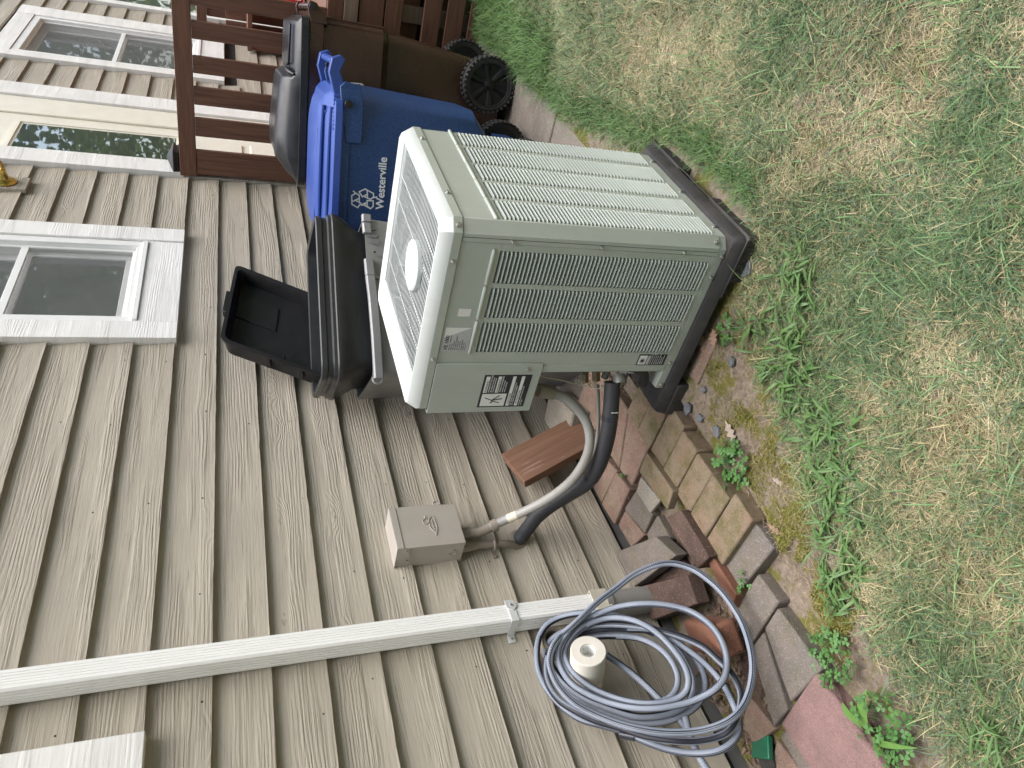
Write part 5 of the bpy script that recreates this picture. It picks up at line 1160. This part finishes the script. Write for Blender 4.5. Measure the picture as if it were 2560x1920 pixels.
def dens_keep(P):   # thin out far away where blades fall below a pixel
    dist = np.hypot(P[:, 0], P[:, 1] + 2.03); return P[rng.random(len(P)) < np.clip(2.6 / dist, .35, 1) ]
P = dens_keep(lawn_pts(680000, .10)); P = P[rng.random(len(P)) < np.clip(.72 + .6 * patches(P, STRAW) - .5 * patches(P, GREEN), 0, 1)]; t = np.clip(vnoise(P[:, 0], P[:, 1], 9., 3) * .6 + rng.random(len(P)) * .5, 0, 1)
blades('lawn_thatch', P, (.02, .06), (.0008, .0018), .75, colmix((.17, .135, .065), (.54, .47, .28), t) * rng.uniform(.7, 1.2, len(P))[:, None], 2, lean=(.1, .7))
P = dens_keep(lawn_pts(760000, .16)); nn = vnoise(P[:, 0], P[:, 1], 4.5, 8) * .6 + vnoise(P[:, 0], P[:, 1], 12., 9) * .4
P = P[rng.random(len(P)) < np.clip(np.clip((nn - .20) * 2.6, .2, 1) + .9 * patches(P, GREEN) * np.clip(vnoise(P[:, 0], P[:, 1], 14., 31) * 1.7 - .1, 0, 1) - .75 * patches(P, STRAW), .10, 1)]
hue = np.clip(vnoise(P[:, 0], P[:, 1], 5., 5) * .7 + rng.normal(0, .22, len(P)) + .1, 0, 1); c = colmix((.058, .105, .042), (.145, .20, .08), hue)
bl = rng.random(len(P)) < .25; c[bl] = colmix((.085, .145, .095), (.14, .205, .125), rng.random(bl.sum())); pg = patches(P, GREEN) * np.clip(vnoise(P[:, 0], P[:, 1], 14., 31) * 1.7 - .15, 0, 1); c = c * (1 - .8 * pg[:, None]) + .8 * pg[:, None] * colmix((.042, .088, .036), (.105, .165, .068), rng.random(len(P))); dry = rng.random(len(P)) < np.clip(.2 + .4 * patches(P, STRAW) - .17 * pg, .02, 1); c[dry] = colmix((.24, .21, .10), (.42, .36, .2), rng.random(dry.sum()))
blades('lawn_grass', P, (.03, .085), (.0012, .0030), .25, c * rng.uniform(.75, 1.2, len(P))[:, None], 3, lean=(.15, 1.15))
P = lawn_pts(14000, .12); c = colmix((.08, .16, .055), (.17, .27, .11), rng.random(len(P)))
blades('tall_grass', P, (.06, .12), (.0022, .0042), .1, c, 4, lean=(.3, 1.2))
# moss: very short dense tufts in patches over the soil strip
n = 150000; x = rng.uniform(.7, 1.62, n); y = rng.uniform(-1.15, -.6, n); k = (vnoise(x, y, 8., 21) * .6 + vnoise(x, y, 22., 22) * .4 > .51) & (y < np.interp(x, [.6, 1.1, 1.5, 1.62], [-.53, -.66, -.72, -.98])) & (y > np.interp(x, EX, EY) - .06)
P = np.stack([x, y], 1)[k]; blades('moss', P, (.005, .012), (.0014, .0026), .2, colmix((.08, .085, .014), (.24, .225, .045), rng.random(len(P))), 2, lean=(.4, 1.4))
n = 7000; x = rng.uniform(.6, 1.7, n); y = rng.uniform(-1.25, -.55, n); k = y < np.interp(x, [.6, 1.1, 1.5, 1.62], [-.5, -.64, -.68, -.95]); P = np.stack([x, y], 1)[k]
blades('dry_litter', P, (.012, .04), (.0006, .0014), .95, colmix((.19, .13, .08), (.42, .33, .2), rng.random(len(P))), 2)
n = 900; x = rng.uniform(.55, 2.0, n); y = rng.uniform(-.62, -.02, n); P = np.stack([x, y], 1)
n = 1500; x = rng.uniform(.5, 1.10, n); y = rng.uniform(-.36, -.02, n); P = np.stack([x, y], 1); lit = blades('leaf_litter', P, (.012, .045), (.004, .012), .95, colmix((.07, .042, .03), (.21, .14, .1), rng.random(n)), 2, lean=(.1, .5)); lit.location.z = -.006
n = 1500; x = rng.uniform(1.0, 2.2, n); y = rng.uniform(-.62, -.02, n); P = np.stack([x, y], 1); lit = blades('joint_litter', P, (.006, .02), (.001, .003), .95, colmix((.10, .07, .045), (.26, .2, .14), rng.random(n)), 2, lean=(.1, .5)); lit.location.z = .05 - .046
# tall fringe along the concrete strip and pad
x = rng.uniform(1.6, 4.7, 9000); y = np.interp(x, EX, EY) + rng.normal(-.02, .035, 9000); P = np.stack([x, y], 1); P = P[(P[:, 1] < -1.345) | (P[:, 0] > 2.24)]
blades('edge_grass', P, (.05, .11), (.0015, .0032), .1, colmix((.04, .10, .03), (.12, .2, .06), rng.random(len(P))), 4, lean=(.3, 1.25))
x = rng.uniform(3.3, 4.8, 6000); y = -1.22 + rng.normal(-.06, .06, 6000); blades('corner_grass', np.stack([x, y], 1), (.07, .14), (.002, .004), .1, colmix((.05, .12, .035), (.13, .22, .06), rng.random(6000)), 4, lean=(.3, 1.25))

# ================================================================== TREES ACROSS THE YARD (seen in the window panes), LEAF BAND ADDED TO BLOCK LOW SKY
def tree(x, y, h, r, label, seed):
    rs = np.random.default_rng(seed); t = thing('garden_tree', label, 'tree', (x, y, -.06), 0, 'trees across the yard')
    b = MB(); b.tube([(0, 0, 0), (.05, .02, h * .3), (-.03, .05, h * .6), (0, 0, h * .9)], .1, 10, rr=[.17, .13, .09, .03])
    for k in range(7):
        a = k * 2.4; z = h * (.3 + .08 * k); b.tube([(0, 0, z), (math.cos(a) * r * .4, math.sin(a) * r * .4, z + .5), (math.cos(a) * r * .75, math.sin(a) * r * .75, z + .8)], .04, 6, rr=[.06, .04, .015])
    b.build('trunk', M_BARK, t, smooth=60)
    n = 5200; cl = rs.normal(0, 1, (60, 3)); cl /= np.linalg.norm(cl, axis=1)[:, None]; cl *= (rs.random((60, 1)) ** .4) * np.array([[r, r, h * .40]]); cl[:, 2] += h * .58
    c = cl[rs.integers(0, 60, n)] + rs.normal(0, .28, (n, 3)); q = rs.normal(0, 1, (n, 3)); q /= np.linalg.norm(q, axis=1)[:, None]; w = np.cross(q, rs.normal(0, 1, (n, 3))); w /= np.linalg.norm(w, axis=1)[:, None]; s = rs.uniform(.06, .13, (n, 1))
    V = np.stack([c - q * s, c + w * s * .6, c + q * s, c - w * s * .6], 1).reshape(-1, 3)
    me = bpy.data.meshes.new('crown'); me.from_pydata(V.tolist(), [], np.arange(4 * n).reshape(-1, 4).tolist()); me.materials.append(M_TREELEAF); o = bpy.data.objects.new('crown', me); COL.objects.link(o); o.parent = t
for i, (x, y, h, r) in enumerate(((9.5, -9.5, 6.5, 2.6), (14, -8.5, 7, 2.8), (19, -11, 8, 3.2), (12, -14, 9, 3.2), (25, -10, 8, 3.4), (6, -13, 8, 3.0))):
    tree(x, y, h, r, ('leafy tree across the yard nearest the deck', 'rounded tree second along the yard edge', 'tall tree third along the yard edge', 'tallest tree behind the first row', 'wide tree farthest along the yard', 'leafy tree opposite the air conditioner')[i], 40 + i)
def sky_blocking_tree_line():  # leaf band added to block low sky light, left run closer for shade
    rs = np.random.default_rng(5); n = 52000; seg = [((-14, -13), (34, -13)), ((-7, -13), (-7, 3)), ((34, -13), (34, 1))]; Ls = [48, 16, 14]
    w = np.array(Ls) / sum(Ls); pick = rs.choice(3, n, p=w); t = rs.random(n); A = np.array([q[0] for q in seg])[pick]; B = np.array([q[1] for q in seg])[pick]; xy = A + (B - A) * t[:, None] + rs.normal(0, .55, (n, 2))
    top = 11.5 + 1.8 * np.sin(xy[:, 0] * .8) + 1.1 * np.sin(xy[:, 0] * 2.1 + xy[:, 1]); z = rs.random(n) ** .8 * top
    c = np.column_stack([xy, z]); q = rs.normal(0, 1, (n, 3)); q /= np.linalg.norm(q, axis=1)[:, None]; w_ = np.cross(q, rs.normal(0, 1, (n, 3))); w_ /= np.linalg.norm(w_, axis=1)[:, None]; s_ = rs.uniform(.12, .30, (n, 1))
    V = np.stack([c - q * s_, c + w_ * s_ * .6, c + q * s_, c - w_ * s_ * .6], 1).reshape(-1, 3)
    me = bpy.data.meshes.new('sky_blocking_tree_line'); me.from_pydata(V.tolist(), [], np.arange(4 * n).reshape(-1, 4).tolist()); me.materials.append(M_TREELEAF); o = bpy.data.objects.new('sky_blocking_tree_line', me); COL.objects.link(o); kind(o, 'stuff')
sky_blocking_tree_line()
